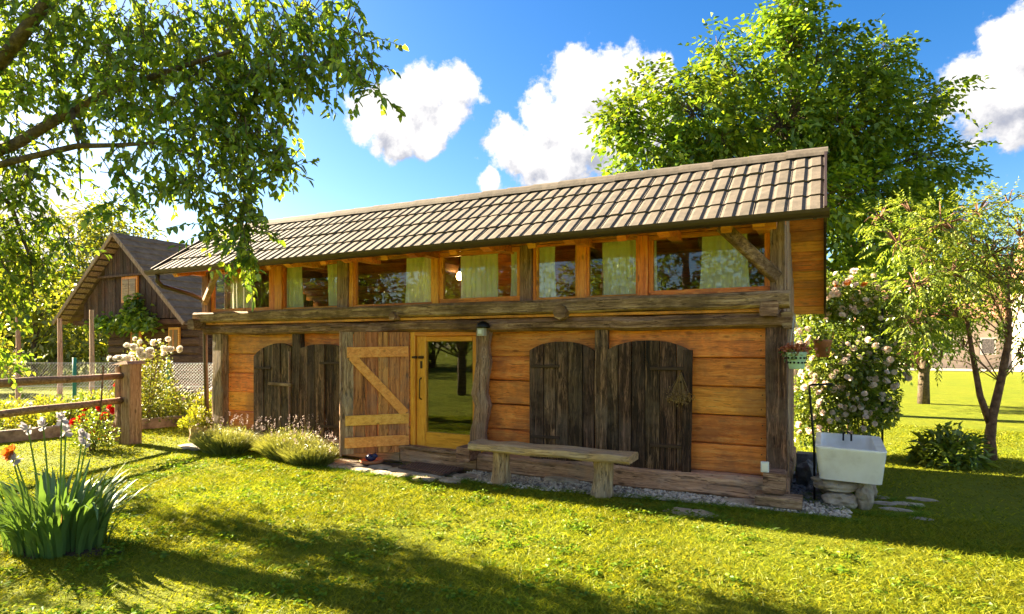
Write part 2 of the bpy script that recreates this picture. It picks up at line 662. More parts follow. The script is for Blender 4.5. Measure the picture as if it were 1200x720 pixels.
M['fence_z'] = wood('fence_post_wood', (.15, .09, .05), (.36, .225, .13), (.54, .38, .25), 'Z', .8, vary=.2, bstr=.7, crack=.7, spec=.2)
M['bark'] = speckle('bark', [(.3, (.035, .026, .018)), (.55, (.12, .085, .055)), (.75, (.22, .165, .11))], 14, .9, .9, .03)
M['bark_red'] = speckle('bark_red', [(.3, (.06, .03, .018)), (.55, (.20, .10, .055)), (.75, (.32, .19, .11))], 14, .9, .8, .02)
M['tile'] = speckle('roof_tile_concrete', [(.3, (.088, .071, .054)), (.5, (.118, .096, .074)), (.72, (.152, .125, .098))], 9, .85, .4, .006, second=((.062, .056, .044), 6.0, .47, .72, .6), rand=.25)
M['gutter'] = plain('gutter_metal', (.085, .055, .035), .4, .55)
M['iron'] = plain('black_iron', (.012, .012, .013), .45, .5)
M['rust'] = plain('rusty_iron', (.07, .038, .022), .7, .4)
M['brass'] = plain('dark_brass', (.16, .09, .03), .4, .8)
M['stone'] = speckle('field_stone', [(.3, (.20, .155, .11)), (.5, (.36, .29, .21)), (.72, (.52, .45, .35))], 7, .9, .7, .03, rand=.35)
M['gravel'] = speckle('gravel_stone', [(.3, (.33, .27, .20)), (.5, (.56, .475, .37)), (.72, (.80, .70, .57))], 17, .85, .3, .004, detail=3)
M['gravel_bed'] = speckle('gravel_bed', [(.3, (.12, .11, .10)), (.5, (.26, .24, .22)), (.72, (.42, .40, .37))], 60, .9, .8, .01)
M['slate'] = speckle('slate_chip', [(.3, (.06, .06, .065)), (.5, (.14, .14, .15)), (.72, (.28, .28, .29))], 12, .7, .5, .01, rand=.4)
M['concrete'] = speckle('old_concrete', [(.3, (.13, .10, .075)), (.5, (.25, .20, .15)), (.72, (.38, .32, .25))], 8, .95, .5, .01)
M['ceramic'] = speckle('glazed_ceramic', [(.3, (.76, .71, .62)), (.5, (.86, .82, .74)), (.72, (.90, .87, .80))], 5, .3, .06, .004, second=((.42, .36, .22), 3.4, .48, .78, .6), rand=0)
M['soil'] = speckle('garden_soil', [(.3, (.03, .02, .013)), (.5, (.07, .048, .03)), (.72, (.13, .09, .06))], 20, .95, .8, .03)
M['road'] = speckle('pale_gravel_road', [(.3, (.17, .155, .135)), (.5, (.24, .22, .195)), (.72, (.31, .285, .255))], 6, .95, .3, .01)
M['rubber'] = speckle('door_mat_rubber', [(.3, (.03, .018, .014)), (.5, (.075, .04, .03)), (.72, (.13, .075, .055))], 30, .85, .5, .005)
M['terracotta'] = plain('terracotta', (.42, .16, .07), .8)
M['blue'] = plain('blue_glaze', (.01, .02, .09), .3)
M['mint'] = plain('mint_enamel', (.42, .62, .48), .45)
M['white'] = plain('white_plastic', (.75, .75, .73), .4)
M['plaster'] = speckle('pale_plaster', [(.3, (.40, .34, .29)), (.5, (.47, .41, .35)), (.72, (.52, .46, .40))], 2, .95, .2, .01, rand=.05)
M['redroof'] = speckle('red_roof_tile', [(.3, (.30, .13, .08)), (.5, (.42, .2, .13)), (.72, (.5, .27, .19))], 3, .9, .3, .02)
M['slatetile'] = speckle('grey_roof_slab', [(.3, (.115, .074, .045)), (.5, (.17, .113, .070)), (.72, (.22, .152, .10))], 5, .9, .3, .01, rand=.2, spec=.15)
M['green_metal'] = plain('green_painted_post', (.02, .20, .11), .5)
M['wire'] = plain('galvanised_wire', (.42, .42, .42), .4, .7)
M['straw'] = leaf_mat('dried_stalk', [(0, (.25, .15, .06)), (1, (.45, .30, .13))], .2, .02)

LEAFY = lambda n, a, b, c, **k: leaf_mat(n, [(0, a), (.55, b), (1, c)], **k)
M['apple'] = LEAFY('apple_leaf', (.075, .15, .018), (.18, .29, .030), (.38, .46, .05), trans=.52, gloss=.04)
M['walnut'] = LEAFY('walnut_leaf', (.065, .14, .014), (.155, .255, .022), (.29, .37, .030), trans=.42, gloss=.04, patch=.6)
M['ash'] = LEAFY('sapling_leaf', (.09, .14, .018), (.20, .27, .035), (.34, .40, .07), trans=.45, gloss=.04)
M['bgleaf'] = LEAFY('distant_leaf', (0.098, 0.143, 0.014), (0.210, 0.247, 0.022), (0.364, 0.351, 0.036), trans=.5, patch=.35)
M['grass'] = LEAFY('grass_blade', (.075, .115, .009), (.215, .25, .014), (.35, .345, .024), trans=.45, gloss=.008, patch=.75, pamp=1.3)
M['clover'] = LEAFY('clover_leaf', (.06, .13, .012), (.13, .22, .016), (.22, .30, .02), trans=.4, gloss=.01, patch=.8)
M['iris'] = LEAFY('iris_leaf', (.05, .11, .030), (.10, .19, .045), (.19, .28, .05), trans=.35, gloss=.06)
M['lav'] = LEAFY('lavender_leaf', (0.138, 0.161, 0.039), (0.230, 0.253, 0.066), (0.345, 0.356, 0.110), trans=.4)
M['lavflower'] = leaf_mat('lavender_spike', [(0, (.26, .18, .20)), (1, (.52, .42, .36))], .3, .02, tr_tint=(1, 1, 1))
M['yellowleaf'] = LEAFY('golden_shrub_leaf', (.16, .2, .016), (.28, .3, .02), (.4, .38, .03), trans=.45)
M['roseleaf'] = LEAFY('rose_leaf', (0.076, 0.136, 0.017), (0.170, 0.240, 0.026), (0.306, 0.352, 0.052), trans=.45)
M['bedleaf'] = LEAFY('bed_leaf', (.10, .14, .014), (.2, .23, .022), (.3, .3, .04), trans=.45)
M['pinkpetal'] = leaf_mat('pale_pink_petal', [(0, (.82, .56, .50)), (.5, (.88, .72, .64)), (1, (.92, .84, .76))], .3, .02, tr_tint=(1, .92, .88))
M['redpetal'] = leaf_mat('red_petal', [(0, (.45, .008, .01)), (1, (.62, .03, .02))], .25, .04, tr_tint=(1, .6, .5))
M['whitepetal'] = leaf_mat('white_petal', [(0, (.72, .66, .58)), (1, (.85, .80, .72))], .35, .03, tr_tint=(1, 1, .95))
M['greypetal'] = leaf_mat('faded_iris_petal', [(0, (.24, .21, .25)), (1, (.50, .46, .48))], .35, .03, tr_tint=(1, 1, 1))
M['orangepetal'] = leaf_mat('orange_petal', [(0, (.62, .18, .02)), (1, (.75, .32, .04))], .3, .03, tr_tint=(1, .8, .6))
M['coral'] = leaf_mat('coral_petal', [(0, (.42, .12, .06)), (1, (.62, .24, .10))], .3, .03, tr_tint=(1, .8, .7))


def glass_mat():
    m, t, out = new_mat('window_glass')
    lw = nd(t, 'ShaderNodeLayerWeight')
    fr = math_n(t, 'MULTIPLY_ADD', math_n(t, 'POWER', lw.outputs['Facing'], 4.0), .85, .065)
    gl = nd(t, 'ShaderNodeBsdfGlossy')
    gl.inputs['Roughness'].default_value = 0.012
    tcn = nd(t, 'ShaderNodeTexCoord')
    b = nd(t, 'ShaderNodeBump')
    b.inputs['Strength'].default_value = .05
    b.inputs['Distance'].default_value = .02
    t.links.new(noise_n(t, tcn.outputs['Object'], 1.7, 2), b.inputs['Height'])
    t.links.new(b.outputs[0], gl.inputs['Normal'])
    tp = nd(t, 'ShaderNodeBsdfTransparent')
    tp.inputs[0].default_value = (.95, .97, .95, 1)
    x = nd(t, 'ShaderNodeMixShader')
    t.links.new(fr, x.inputs[0])
    t.links.new(tp.outputs[0], x.inputs[1])
    t.links.new(gl.outputs[0], x.inputs[2])
    t.links.new(x.outputs[0], out.inputs[0])
    return m


M['glass'] = glass_mat()


def cloth_mat():
    m, t, out = new_mat('cream_voile')
    di = nd(t, 'ShaderNodeBsdfDiffuse')
    tcn = nd(t, 'ShaderNodeTexCoord')
    c = mixc(t, noise_n(t, tcn.outputs['Object'], 6, 3), (.93, .86, .70), (.96, .92, .82))
    t.links.new(c, di.inputs[0])
    tr = nd(t, 'ShaderNodeBsdfTranslucent')
    t.links.new(c, tr.inputs[0])
    a = nd(t, 'ShaderNodeMixShader')
    a.inputs[0].default_value = .18
    t.links.new(di.outputs[0], a.inputs[1])
    t.links.new(tr.outputs[0], a.inputs[2])
    t.links.new(a.outputs[0], out.inputs[0])
    return m


M['curtain'] = cloth_mat()


def lamp_mat():
    m, t, out = new_mat('lit_bulb')
    e = nd(t, 'ShaderNodeEmission')
    e.inputs[0].default_value = (1, .55, .16, 1)
    e.inputs[1].default_value = 7.0
    t.links.new(e.outputs[0], out.inputs[0])
    return m


M['bulb'] = lamp_mat()


def ground_mat():
    m, t, out = new_mat('lawn_ground')
    tcn = nd(t, 'ShaderNodeTexCoord')
    p = tcn.outputs['Object']
    a = noise_n(t, p, 55, 5, .7)
    b = noise_n(t, p, .55, 4, .6)
    c = ramp(t, a, [(.25, (.06, .095, .009)), (.5, (.18, .225, .012)), (.75, (.36, .36, .022))])
    c = mixc(t, math_n(t, 'MULTIPLY_ADD', b, 1.4, -.4, True), c, mixc(t, a, (.17, .19, .010), (.42, .38, .022)))
    e = noise_n(t, p, 3.2, 5, .7)
    c = mixc(t, math_n(t, 'MULTIPLY_ADD', e, 2.2, -.7, True), mixc(t, .5, c, (.05, .085, .008)), c)
    principled(t, out, c, .95, math_n(t, 'ADD', a, math_n(t, 'MULTIPLY', e, .8)), .9, .06, spec=.1)
    return m


M['ground'] = ground_mat()


# ------------------------------------------------------------------ ground
def build_ground():
    xs = sorted(set([-420, -250, -140, -80, -50] + [i * 1.0 for i in range(-36, 25)] + [35, 55, 90, 160, 280, 420]))
    ys = sorted(set([-420, -240, -120, -60, -30, -18, -12, -8, -5] + [i * 1.0 for i in range(-3, 34)] + [45, 65, 100, 170, 280, 420]))
    mb = MB()
    for y in ys:
        for x in xs:
            near = max(0.0, 1 - abs(x + 4.7) / 6.5) if 5.5 < y < 10 else 0
            z = .035 * mnoise.noise(Vector((x * .35, y * .35, 0))) * (0 if near > 0 else 1)
            if abs(x) > 36 or y > 34 or y < -8:
                z = 0
            mb.v.append((x, y, z))
    n = len(xs)
    for j in range(len(ys) - 1):
        for i in range(n - 1):
            mb.f.append((j * n + i, j * n + i + 1, (j + 1) * n + i + 1, (j + 1) * n + i))
    return struct('lawn_ground', mb, M['ground'], True)


def gz(x, y):
    near = max(0.0, 1 - abs(x + 4.7) / 6.5) if 5.5 < y < 10 else 0
    return .035 * mnoise.noise(Vector((x * .35, y * .35, 0))) * (0 if near > 0 else 1)


build_ground()

# ------------------------------------------------------------------ the granary
WY = 6.88                      # front face of the ground floor planks
GX0, GX1 = -9.05, -0.35        # left and right corner
house = thing('granary', (-4.7, 6.9, 0), 'long low timber granary with orange plank walls and a beige tiled roof', 'house')


def H(name, mb, mat, parent=house, **k):
    return part(name, mb, M[mat], parent, **k)


# base logs, corner stones under them
for x0, x1 in ((-9.1, -5.15), (-5.13, -3.95), (-3.93, -0.33)):
    n = max(3, int((x1 - x0) / .4))
    H('base_log', MB().beam((x0, 6.86, .125), (x1, 6.86, .125), .30, .235, n, .035, .012, wob=.008), 'bench')
H('base_log', MB().beam((-.50, 6.75, .12), (-.50, 9.25, .12), .30, .235, 5, .035, .012), 'grey_x')
H('base_log', MB().beam((-8.95, 6.8, .12), (-8.95, 9.25, .12), .26, .235, 5, .035, .012), 'grey_x')
# log ends at the front right corner
H('log_end', MB().beam((-.45, 6.52, .255), (-.45, 7.05, .255), .21, .20, 2, .015, .006), 'grey_x')
H('log_end', MB().beam((-.62, 6.58, .085), (-.20, 6.58, .075), .22, .11, 2, .015, .008), 'grey_x')
H('log_end', MB().beam((-4.02, 6.50, .25), (-4.02, 6.95, .25), .19, .17, 2, .015, .008), 'grey_x')

# wall planks
ZP = [1.80, 1.475, 1.165, .86, .55, .24]
for x0, x1 in ((-8.78, -7.17), (-7.15, -5.03), (-3.90, -2.33), (-2.31, -.53)):
    jx = R.uniform(-.015, .015)
    for i in range(5):
        za, zb = ZP[i + 1] + .004 + R.uniform(-.006, .006), ZP[i] - .004
        H('wall_plank', MB().beam((x0, WY + .045, (za + zb) / 2), (x1, WY + .045, (za + zb) / 2), .09 + R.uniform(-.006, .006), zb - za, 4, .012, .003), 'orange_x')
nl_ = MB()
for x0, x1 in ((-8.78, -7.17), (-7.15, -5.03), (-3.90, -2.33), (-2.31, -.53)):
    for i in range(5):
        for x in (x0 + .05, x1 - .06):
            for q in (.28, .74):
                z = ZP[i + 1] + (ZP[i] - ZP[i + 1]) * q + R.uniform(-.01, .01)
                xx = x + R.uniform(-.012, .012)
                nl_.tube([(xx, WY - .006, z), (xx, WY + .004, z)], .007, 6)
H('nail_heads', nl_, 'rust', kind='stuff')
# backing so no daylight comes through the joints; end and rear walls
H('wall_lining', MB().box((-9.0, WY + .10, .05), (-5.04, WY + .13, 1.95)).box((-3.92, WY + .10, .05), (-.4, WY + .13, 1.95)), 'inside')
H('rear_wall', MB().box((-9.0, 9.12, .05), (-.4, 9.2, 2.35)), 'inside')
for i in range(12):
    y0 = 6.98 + i * .18
    H('end_board', MB().beam((-.405, y0 + .09, .24), (-.405, y0 + .09, 3.46 - abs(y0 + .09 - 7.4) * .66), .172, .05, 3, .008, .004, up=(1, 0, 0)), 'grey_z')
    H('end_board', MB().beam((-9.0, y0 + .09, .24), (-9.0, y0 + .09, 3.46 - abs(y0 + .09 - 7.4) * .66), .172, .05, 3, .008, .004, up=(1, 0, 0)), 'grey_z')
H('floor_slab', MB().box((-9.0, 6.9, 1.97), (-.42, 9.15, 2.06)), 'inside')
H('ground_floor', MB().box((-9.0, 6.95, .06), (-.42, 9.12, .12)), 'inside')

# posts of the ground floor
H('corner_post', MB().beam((-.445, 6.86, .34), (-.445, 6.86, 1.80), .20, .20, 6, .012, .006, up=(0, 1, 0)), 'dark_z')
H('corner_post', MB().beam((-8.92, 6.86, .22), (-8.92, 6.86, 1.80), .24, .20, 6, .02, .012, up=(0, 1, 0)), 'grey_z')
H('corner_post', MB().beam((-.37, 7.05, .24), (-.37, 7.05, 1.95), .07, .18, 5, .012, .006, up=(0, 1, 0)), 'grey_z')
H('wall_post', MB().beam((-7.16, 6.84, .22), (-7.16, 6.84, 1.80), .17, .12, 6, .015, .008, up=(0, 1, 0)), 'dark_z')
H('wall_post', MB().beam((-2.315, 6.84, .22), (-2.315, 6.84, 1.80), .15, .14, 6, .015, .008, up=(0, 1, 0)), 'dark_z')
cp = MB()
a_ = [(-3.86, 6.79, 1.80), (-3.87, 6.78, 1.6), (-3.85, 6.77, 1.4), (-3.88, 6.76, 1.2), (-3.91, 6.77, 1.0), (-3.87, 6.78, .85), (-3.90, 6.77, .65), (-3.93, 6.77, .5), (-3.92, 6.76, .33)]
cp.sweep(a_, [(.10, .03), (.05, .085), (-.05, .09), (-.1, .03), (-.1, -.06), (0, -.09), (.1, -.06)], (0, 1, 0), .008, [.95, .85, .95, .9, 1.0, 1.02, .9, 1.0, 1.08])
H('crooked_post', cp, 'grey_z')

# lintel beam, sill beam and the board between
pts = [(-9.22 + i * (8.92 / 22), 6.83, 1.872 + .008 * math.sin(i * 1.3) + R.uniform(-.006, .006)) for i in range(23)]
sec = [(-.10, -.075), (-.05, -.085), (.05, -.085), (.11, -.055), (.12, .02), (.09, .07), (.02, .08), (-.1, .075)]
H('lintel_beam', MB().sweep(pts, sec, (0, 0, 1), .007), 'grey_x')
pts = [(-9.35 + i * (9.03 / 22), 6.77, 2.075 + R.uniform(-.004, .004)) for i in range(23)]
sec = [(-.12, -.085), (.10, -.085), (.135, -.06), (.14, .05), (.11, .082), (-.12, .085)]
H('sill_beam', MB().sweep(pts, sec, (0, 0, 1), .005), 'grey_x')
H('jetty_board', MB().beam((-9.1, 6.80, 1.968), (-.42, 6.80, 1.968), .20, .035, 6, .004, .001), 'orange_x')
for x, r in ((-5.18, .055), (-2.75, .085)):
    H('joist_end', MB().tube([(x, 6.58, 2.0), (x + .004, 6.7, 2.0), (x, 6.9, 2.0)], [r, r * 1.04, r], 8, .006), 'grey_x')
H('joist_end', MB().beam((-.50, 6.56, 1.975), (-.50, 7.3, 1.975), .17, .15, 3, .02, .008), 'grey_x')
H('joist_end', MB().beam((-9.24, 6.52, 1.955), (-9.24, 7.3, 1.955), .16, .17, 3, .03, .01), 'grey_x')
H('joist_end', MB().beam((-.34, 6.72, 1.87), (-.34, 7.3, 1.87), .10, .16, 3, .02, .01), 'grey_x')


# arched shutters of vertical boards
def shutter(x0, x1, zb, zl, zp, zr, nb, label=None, yf=6.795, strap_side=1):
    rootp = H('shutter', MB().box((x0 + .05, yf + .035, zb + .12), (x1 - .05, yf + .06, min(zl, zr) - .12)), 'dark_z', label=label)
    xm = (x0 + x1) / 2

    def top(x):
        u = (x - x0) / (x1 - x0)
        e = zl + (zr - zl) * u
        pk = zp - (zl + zr) / 2
        return e + pk * (1 - abs(2 * u - 1) ** 2.4)
    ws = [R.uniform(.8, 1.25) for _ in range(nb)]
    s = sum(ws)
    x = x0
    for w in ws:
        xe = x + (x1 - x0) * w / s
        a, b = x + .005, xe - .005
        o = [(a, zb + R.uniform(-.02, .02)), (b, zb + R.uniform(-.02, .02))]
        for k in range(4):
            xx = b + (a - b) * k / 3
            o.append((xx, top(xx)))
        dy = R.uniform(-.014, .008)
        H('board', MB().poly_prism(o, yf + dy, yf + .034), 'dark_z', rootp)
        x = xe
    for z in (zb + .30, zb + (zl - zb) * .86):
        xa, xb = (x1 - .32, x1 - .02) if strap_side > 0 else (x0 + .03, x0 + .28)
        H('strap_hinge', MB().beam((xa - (.12 if strap_side > 0 else 0), yf - .02, z), (xb + (0 if strap_side > 0 else .12), yf - .02, z + .004), .016, .036, 2, .003, .002), 'rust', rootp)
    return rootp


s1 = shutter(-8.08, -7.27, .12, 1.44, 1.63, 1.59, 4, 'dark arched shutter with a pale wooden latch', strap_side=-1)
H('latch', MB().beam((-7.72, 6.775, 1.02), (-7.22, 6.765, 1.01), .035, .05, 2, .006, .003), 'grey_x', s1)
H('edge_strip', MB().beam((-7.285, 6.775, .45), (-7.285, 6.775, 1.52), .02, .03, 3, .004, .002, up=(0, 1, 0)), 'grey_z', s1)
shutter(-7.12, -6.22, .12, 1.55, 1.63, 1.57, 5, 'dark weathered shutter behind the open plank door')
shutter(-3.235, -2.40, .20, 1.545, 1.655, 1.545, 5, 'dark arched shutter behind the bench', strap_side=-1)
s4 = shutter(-2.27, -1.30, .20, 1.54, 1.665, 1.55, 6, 'wide dark arched shutter with rusty straps')
H('frame_strip', MB().beam((-1.345, 6.775, .20), (-1.325, 6.775, 1.56), .10, .03, 5, .006, .006, up=(0, 1, 0)), 'dark_z', s4)

# glazed door
door = H('glazed_door', MB().box((-4.80, 6.895, .30), (-3.95, 6.905, .36)), 'door_x')
H('door_jamb', MB().beam((-4.995, 6.86, .205), (-4.995, 6.86, 1.79), .075, .14, 1, .006, up=(0, 1, 0)), 'door_z', door)
H('door_jamb', MB().beam((-3.94, 6.86, .205), (-3.94, 6.86, 1.79), .06, .14, 1, .006, up=(0, 1, 0)), 'door_z', door)
H('door_head', MB().beam((-4.955, 6.86, 1.765), (-3.97, 6.86, 1.765), .14, .055, 1, .006), 'door_x', door)
H('door_stile', MB().beam((-4.875, 6.86, .215), (-4.875, 6.86, 1.735), .155, .07, 1, .01, up=(0, 1, 0)), 'door_z', door)
H('door_stile', MB().beam((-4.02, 6.86, .215), (-4.02, 6.86, 1.735), .10, .07, 1, .01, up=(0, 1, 0)), 'door_z', door)
H('door_rail', MB().beam((-4.795, 6.86, 1.70), (-4.072, 6.86, 1.70), .07, .07, 1, .008), 'door_x', door)
H('door_rail', MB().beam((-4.795, 6.86, .33), (-4.072, 6.86, .33), .07, .23, 1, .01), 'door_x', door)
H('pane', MB().box((-4.80, 6.855, .44), (-4.06, 6.861, 1.67)), 'glass', door)
H('handle', MB().tube([(-4.87, 6.825, 1.17), (-4.87, 6.78, 1.15), (-4.865, 6.775, 1.02), (-4.87, 6.78, .90), (-4.87, 6.825, .88)], .010, 6), 'brass', door, smooth=True)
H('lock_plate', MB().beam((-4.87, 6.822, 1.30), (-4.87, 6.822, 1.40), .035, .008, 1, .002, up=(0, 1, 0)), 'rust', door)
for x in (-4.965, -4.86):
    H('latch', MB().beam((x - .035, 6.80, 1.45), (x + .035, 6.80, 1.45), .035, .035, 1, .01), 'rust', door)
H('threshold', MB().beam((-5.2, 6.77, .235), (-3.95, 6.77, .215), .16, .05, 5, .015, .006), 'grey_x', door)

# open ledged and braced door leaf, hinged at the left jamb
hx, hy = -5.05, 6.80
ang = math.atan2(6.21 - hy, -5.72 - hx)
ux, uy = math.cos(ang), math.sin(ang)
LW = math.hypot(6.21 - hy, -5.72 - hx)
nx, ny = -uy * -1, ux * -1          # towards the viewer side
if (nx * 5 + ny * -6) < 0:
    nx, ny = -nx, -ny


def lp(u, z, n=0.0):
    return (hx + ux * u + nx * n, hy + uy * u + ny * n, z)


leaf = H('plank_door', MB().beam(lp(.01, .185), lp(LW - .01, .17), .008, .03, 1, .002), 'doorboard', label='open plank door with pale Z bracing')
u = 0.0
bw = [.13, .15, .14, .155, .16, .155]
k_ = LW / sum(bw)
for i, w in enumerate(bw):
    w *= k_
    uc = u + w / 2
    H('board', MB().beam(lp(uc, .17 + R.uniform(-.012, .012), R.uniform(-.003, .003)), lp(uc, 1.79), w - .005, .034, 4, .005, .002, up=(nx, ny, 0)), 'doorboard' if i < 5 else 'grey_z', leaf)
    u += w
for z0, z1, ua, ub in ((1.46, 1.60, .02, LW - .07), (.555, .69, .015, LW - .05), (.26, .40, .01, LW - .04)):
    zc = (z0 + z1) / 2
    H('batten', MB().beam(lp(ua, zc, .032), lp(ub, zc - .012, .032), .026, z1 - z0, 3, .004, .002), 'batten', leaf)
H('brace', MB().beam(lp(LW - .13, 1.465, .032), lp(.06, .69, .032), .026, .115, 3, .004, .002), 'batten', leaf)
H('edge_post', MB().beam(lp(LW + .012, .14), lp(LW + .012, 1.80), .03, .055, 4, .006, .003, up=(nx, ny, 0)), 'bench_leg', leaf)

# ---------------- upper storey
UY = 6.80
ZB, ZT = 2.165, 2.84
H('header_beam', MB().beam((-9.25, UY + .06, ZT + .055), (-.36, UY + .06, ZT + .055), .12, .10, 8, .008, .003), 'orange_x')
H('header_board', MB().box((-9.2, UY + .10, ZT + .08), (-.4, UY + .13, ZT + .42)), 'inside')


def upost(x0, x1, mat, y=UY, dep=.12, z1=ZT):
    H('upper_post', MB().beam(((x0 + x1) / 2, y + dep / 2, ZB - .005), ((x0 + x1) / 2, y + dep / 2, z1), x1 - x0, dep, 3, .008, .003, up=(0, 1, 0)), mat)


upost(-9.28, -9.13, 'grey_z', UY - .05, .16)
upost(-7.72, -7.62, 'orange_z'); upost(-7.615, -7.46, 'orange_z', UY - .02)
upost(-6.33, -6.13, 'grey_z', UY - .03); upost(-6.125, -6.05, 'orange_z')
upost(-4.68, -4.575, 'orange_z', UY - .02)
upost(-3.36, -3.20, 'grey_z', UY - .03); upost(-3.195, -3.16, 'orange_z')
upost(-2.615, -2.50, 'orange_z', UY - .01)
upost(-1.885, -1.77, 'orange_z', UY - .02)
upost(-.505, -.365, 'grey_z', UY - .04, .18, ZT + .05)

bays = [(-9.13, -7.72, .05), (-7.46, -6.33, .028), (-6.05, -4.68, .028), (-4.575, -3.36, .06), (-3.16, -2.615, .028), (-2.50, -1.885, .028), (-1.77, -.505, .055)]
for x0, x1, fw in bays:
    w = H('window', MB().box((x0 + .004, UY + .015, ZB), (x1 - .004, UY + .065, ZB + fw)), 'orange_x')
    H('frame_rail', MB().box((x0 + .004, UY + .015, ZT - fw), (x1 - .004, UY + .065, ZT - .003)), 'orange_x', w)
    H('frame_stile', MB().box((x0 + .004, UY + .017, ZB + fw + .002), (x0 + fw, UY + .063, ZT - fw - .002)), 'orange_z', w)
    H('frame_stile', MB().box((x1 - fw, UY + .017, ZB + fw + .002), (x1 - .004, UY + .063, ZT - fw - .002)), 'orange_z', w)
    H('pane', MB().box((x0 + fw * .8, UY + .036, ZB + fw * .8), (x1 - fw * .8, UY + .041, ZT - fw * .8)), 'glass', w)

# knee braces
H('knee_brace', MB().beam((-.44, 6.72, 2.29), (-.92, 6.36, 2.80), .085, .115, 3, .01, .004), 'grey_x')
H('knee_brace', MB().beam((-9.16, 6.72, 2.33), (-8.35, 6.36, 2.80), .08, .10, 3, .01, .004), 'bench')

# ---------------- roof
EY, EZ, RY_, RZ_ = 6.13, 2.80, 7.40, 3.67
VX0, VX1 = -9.62, 0.0
sl_v = Vector((0, RY_ - EY, RZ_ - EZ))
SLEN = sl_v.length
sd = sl_v.normalized()
sn = Vector((0, -sd.z, sd.y))           # outward normal of the front slope
REAR = Vector((0, 9.62, 2.08))
rd = (REAR - Vector((0, RY_, RZ_))).normalized()
rn = Vector((0, -rd.z, rd.y))
if rn.z < 0:
    rn = -rn


def slab(a, b, nrm, t0, t1, x0, x1):
    m = MB()
    a, b = Vector(a), Vector(b)
    vs = []
    for x in (x0, x1):
        for p, t in ((a, t0), (b, t0), (b, t1), (a, t1)):
            q = p + nrm * t
            vs.append((x, q.y, q.z))
    m.add(vs, [(0, 1, 2, 3), (7, 6, 5, 4), (0, 4, 5, 1), (1, 5, 6, 2), (2, 6, 7, 3), (3, 7, 4, 0)])
    return m


E0 = Vector((0, EY, EZ))
R0 = Vector((0, RY_, RZ_))
roof = H('roof', slab(E0, R0, sn, -.045, -.028, VX0 + .02, VX1 - .02), 'inside')
H('rear_slope', slab(R0, REAR, rn, -.02, .035, VX0, VX1), 'slatetile', roof)
nbr = 15
for i in range(nbr):
    a = R0.lerp(REAR, i / nbr)
    b = R0.lerp(REAR, (i + 1) / nbr - .004)
    H('soffit_board', slab(a, b, rn, -.045, -.022, VX0 + .03, VX1 - .02), 'orange_x', roof)
# rafters
xr = -9.35
rafx = [-9.22 + i * 1.045 for i in range(9)] + [-.46]
for x in rafx:
    H('rafter', MB().beam((x, EY + .10, EZ + .10 * .685 - .115), (x, RY_, RZ_ - .12), .10, .12, 1, .006), 'orange_x', roof)
for x in [-9.22, -7.96, -6.76, -5.70, -4.62, -3.55, -2.50, -1.47, -.56]:
    b = MB()
    o = [(6.92, 2.765), (6.92, 2.85), (6.24, 2.85), (6.19, 2.82), (6.20, 2.775), (6.26, 2.735), (6.33, 2.72), (6.42, 2.735), (6.5, 2.765)]
    vs = [(x - .06, y, z) for y, z in o] + [(x + .06, y, z) for y, z in o]
    n = len(o)
    b.add(vs, [tuple(range(n))[::-1], tuple(range(n, 2 * n))] + [(i, (i + 1) % n, (i + 1) % n + n, i + n) for i in range(n)])
    H('joist_tail', b, 'orange_x', roof)
H('eave_purlin', MB().beam((-9.4, 6.40, 2.855), (-.05, 6.40, 2.855), .12, .09, 6, .01, .003), 'orange_x', roof)
# verge trims
for x in (VX0 - .012, VX1 - .012):
    H('verge_board', slab(E0, R0, sn, -.10, .055, x, x + .024), 'gutter', roof)
    H('verge_board', slab(R0, REAR, rn, -.10, .05, x, x + .024), 'gutter', roof)

# tiles: one mesh, linked by every tile
TW, TE = .3, SLEN / 4.0
prof = [(0, .003), (.03, .0), (.12, .010), (.39, .013), (.47, .0), (.53, .0), (.62, .010), (.89, .013), (.97, .0), (1.0, .003)]
tv = []
for t_, lift in ((0.0, .024), (1.06, .005)):
    for uu, ww in prof:
        p = sd * (t_ * TE) + sn * (lift + ww)
        tv.append((uu * TW, p.y, p.z))
for uu, ww in prof:
    p = sd * 0.006 + sn * (.008 + ww - .012)
    tv.append((uu * TW, p.y, p.z))
m_ = len(prof)
tf = [(j, j + 1, m_ + j + 1, m_ + j) for j in range(m_ - 1)] + [(2 * m_ + j, 2 * m_ + j + 1, j + 1, j) for j in range(m_ - 1)]
tf += [(0, m_, 2 * m_), (m_ - 1, 3 * m_ - 1, 2 * m_ - 1)]
tile_me = mk_mesh('tile', tv, tf, M['tile'])
hb = root_loc(house)
ntx = int(round((VX1 - VX0 - .02) / TW))
step = (VX1 - VX0 - .02) / ntx
for r_ in range(4):
    for i in range(ntx):
        p = E0 + sd * (r_ * TE - .03)
        o = link('tile', tile_me, roof, (VX0 + .01 + i * step - hb.x, p.y - hb.y + R.uniform(-.003, .003), p.z - hb.z + R.uniform(-.002, .002)))
        o.rotation_euler = (R.uniform(-.006, .006), R.uniform(-.006, .006), R.uniform(-.007, .007))
        o.scale = (step / TW, 1, 1)
